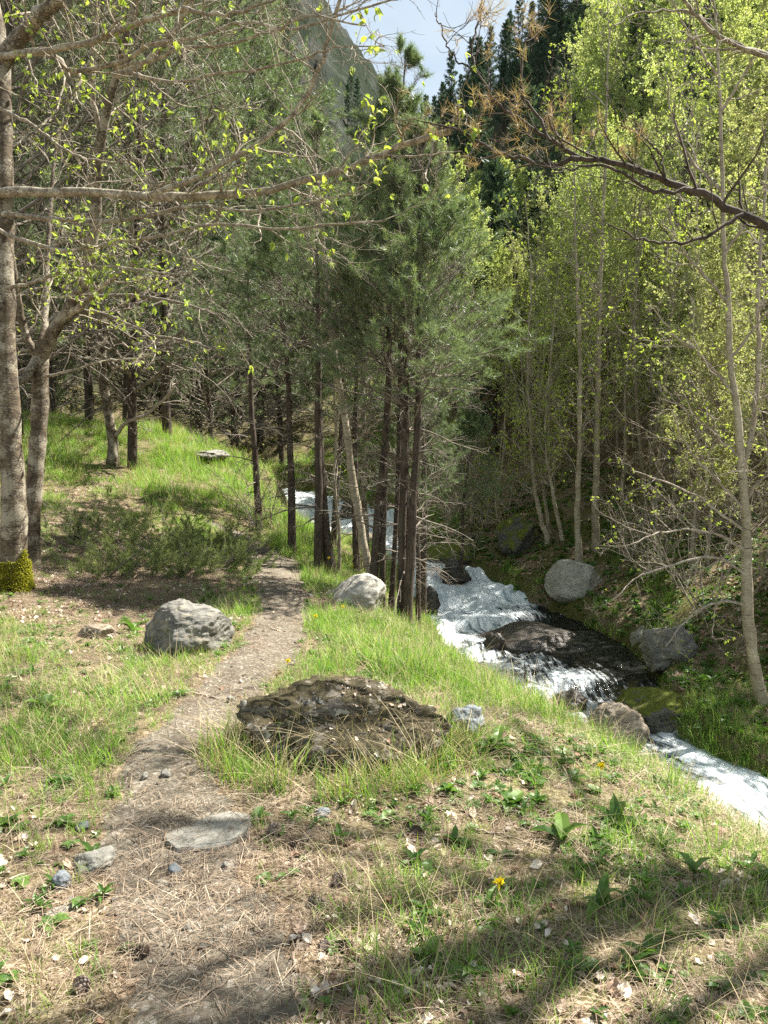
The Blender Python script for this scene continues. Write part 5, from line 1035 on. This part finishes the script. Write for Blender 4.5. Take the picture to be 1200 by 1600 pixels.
def cone_me(seed):
    r = np.random.default_rng(seed); g = Geo(); n = 70
    V, F = ICO[2]; g.add(V * [.011, .011, .019] + [0, 0, .02], T=F, tint=.3)
    for i in range(n):
        t = i / n; az = i * 2.4; rr = .019 * math.sin(math.pi * (t * .8 + .17)); z = .004 + .036 * t; o = np.array([math.cos(az), math.sin(az), 0]); s = np.array([-o[1], o[0], 0]); up = np.array([0, 0, 1.]); c = o * rr * .5 + up * z; e = o * rr * 1.25 + up * (z + .006)
        V = [c - s * .002, c + s * .002, e + s * .0045, e - s * .0045, e + o * .002 + up * .003, c + up * -.003]; g.add(V, Q=[(0, 1, 2, 3)], T=[(3, 2, 4), (0, 3, 5), (1, 2, 5)])
    return g.mesh('pine_cone', 'cone', False)
CN = [cone_me(k) for k in range(3)]
for k, (px, py, lab) in enumerate([(413, 1610, ''), (208, 1500, 'lone open pine cone on the needle strewn path at the left'), (433, 1310, 'pine cone just right of the stepping stone, upper of the pair'), (468, 1322, 'pine cone just right of the stepping stone, right of the pair'), (478, 1418, 'pine cone in the shade below the outcrop, left one of three'), (520, 1388, 'pine cone in the shade, top one of three'), (508, 1420, 'pine cone in the shade, right one of three'),
     (548, 1475, 'dark pine cone in the pair at the lower middle, left'), (572, 1455, 'dark pine cone in the pair at the lower middle, right'), (500, 1492, 'silvery open pine cone left of the dark pair'), (596, 1515, 'pine cone standing upright below the dark pair'), (655, 1300, 'pine cone on the slope below the outcrop'), (565, 1235, 'pine cone near the foot of the outcrop'), (120, 1560, 'pine cone in the lower left litter')]):
    if not lab: continue
    p = hit(px, py); o = link('pine_cone', CN[k % 3], None, (p[0], p[1], p[2] + .016), lab, 'pine cone', 'pine cones on the ground'); o.rotation_euler = (1.3 if k % 4 else .2, .4 * k, k * 1.7); s = 1.0 + .15 * (k % 3); o.scale = (s, s, s)
def stick(label, pts, w=.006, name='stick', up=.01):
    P = np.array([hit(*q) for q in pts]); P[:, 2] += up + w * .5; P = catmull(P, 14); r = np.random.default_rng(int(pts[0][0])); P[1:-1] += r.normal(0, .004, (12, 3)); g = Geo(); R = np.linspace(w, w * .5, 14); V, Q = tubes(P[None], R[None], 6)
    c = P[0]; g.add(V - c, Q); link(name, g.mesh(name, 'stick'), None, tuple(c), label, 'stick')
stick('thick pale stick standing out of the needles at the lower middle', [(460, 1525), (463, 1490), (470, 1450)], .007)
stick('thin shadow across the upper path, put in as a dark stick mesh', [(388, 905), (410, 902), (445, 905)], .010)  # stick mesh standing in for a thin cast shadow on the path
stick('short dark stick on the right side of the path beyond the boulder', [(424, 985), (438, 990), (454, 989)], .009)
stick('thin curved twig across the path above the stepping stone', [(232, 1288), (262, 1284), (290, 1278)], .004)
stick('dry twig lying in the litter at the bottom middle', [(265, 1590), (320, 1565), (360, 1530), (400, 1490)], .004)
stick('grey stick in the litter on the lower right slope', [(1010, 1490), (1030, 1505), (1050, 1512)], .009)
stick('dead stick lying under the grass in front of the boulder', [(180, 1030), (215, 1030), (245, 1028)], .007)
stick('thin stick at the path edge left of the mossy outcrop', [(300, 1085), (320, 1090), (342, 1096)], .008)
stick('dead bough in the shade behind the forked trunk', [(60, 740), (85, 733), (106, 726)], .02, 'dead_branch', .05)
stick('curved dead stem rising by the pine saplings above the boulder', [(185, 945), (195, 925), (215, 905)], .008, 'dead_branch', .05)
stick('long grey twig across the middle of the right slope', [(740, 1300), (790, 1310), (850, 1330)], .005)
for k, (px, py, w_p, h_p, lab) in enumerate([(270, 1372, 22, 16, 'small grey wedge shaped stone below the stepping stone'), (249, 1391, 18, 10, 'small flat grey stone left of the wedge shaped one'), (290, 1460, 16, 12, 'small pale stone in the needles of the path'), (502, 1280, 26, 16, 'pale blue stone in the grass below the outcrop'), (225, 1222, 14, 12, 'brown pebble in the dark arc of the path'),
     (258, 1220, 20, 14, 'dark flat stone in the dark arc of the path'), (126, 1300, 22, 12, 'greenish flat stone left of the path'), (360, 1100, 14, 12, 'dark stone at the path edge by the outcrop'), (350, 1365, 16, 12, 'little grey stone at the shadow edge of the path')]):
    rock('stone', lab, 'stone', ['blue_stone', 'path_stone', 'slate'][k % 3], px, py, w_p, h_p, w_p / FPX * 3, 960 + k, .35, sub=3, cuts=8, rz=k)

# grass over the outcrop and beside boulders
x, y, r = cone(10, 3, 4, 1); ox, oy = RB.location.x, RB.location.y
n = 330; th = r.uniform(0, 6.28, n); rx = .5 * .33 * oy * .95; x = ox + np.cos(th) * rx * r.uniform(.8, 1.25, n) * .95; y = oy - .12 + np.sin(th) * .40 * r.uniform(.8, 1.3, n); z = H(x, y); u = r.random(n)
scatter('outcrop_grass', 'tall green and straw coloured grass round the mossy outcrop', 'grass', np.stack([x, y, z], -1), np.stack([r.normal(0, .2, n), r.normal(0, .2, n), r.uniform(0, 6.28, n)], -1), r.uniform(.7, 1.25, n), np.where(u < .3, r.integers(5, 9, n), np.where(u < .7, r.integers(9, 12, n), r.integers(0, 5, n))), GT)
me = RB.data; nv = len(me.vertices); co = np.empty(nv * 3); me.vertices.foreach_get('co', co); no = np.empty(nv * 3); me.vertices.foreach_get('normal', no); co = co.reshape(-1, 3); no = no.reshape(-1, 3)
sel = np.nonzero(no[:, 2] > .15)[0]; sel = sel[r.random(len(sel)) < .12]; cr_, sr_ = math.cos(RB.rotation_euler.z), math.sin(RB.rotation_euler.z); c = co[sel]; wp = np.stack([c[:, 0] * cr_ - c[:, 1] * sr_ + ox, c[:, 0] * sr_ + c[:, 1] * cr_ + oy, c[:, 2] + RB.location.z], -1); n = len(wp)
keep_ = fbm(wp * 4, 2, 66) > -.1; q1 = wp[keep_ & (r.random(n) < .35)]; q2 = wp[keep_ & (r.random(n) < .5)]; q3 = wp[r.random(n) < .05]
rt = lambda m: np.stack([r.normal(0, .35, m), r.normal(0, .35, m), r.uniform(0, 6.28, m)], -1)
scatter('outcrop_litter', 'dry straw and needles caught on top of the mossy outcrop', 'litter', q1, rt(len(q1)), r.uniform(.5, 1.0, len(q1)), r.integers(0, 6, len(q1)), SW)
scatter('outcrop_leaves', 'pale dead leaves caught on the mossy outcrop', 'leaf litter', q2, rt(len(q2)), r.uniform(.012, .035, len(q2)), r.integers(0, 8, len(q2)), DL)
scatter('outcrop_tufts', 'short dry grass growing on the mossy outcrop', 'grass', q3, rt(len(q3)), r.uniform(.4, .8, len(q3)), r.choice([9, 10, 11, 15, 16, 0], len(q3)), GT)
print('done', round(time.time() - T0, 1), len(bpy.data.objects))
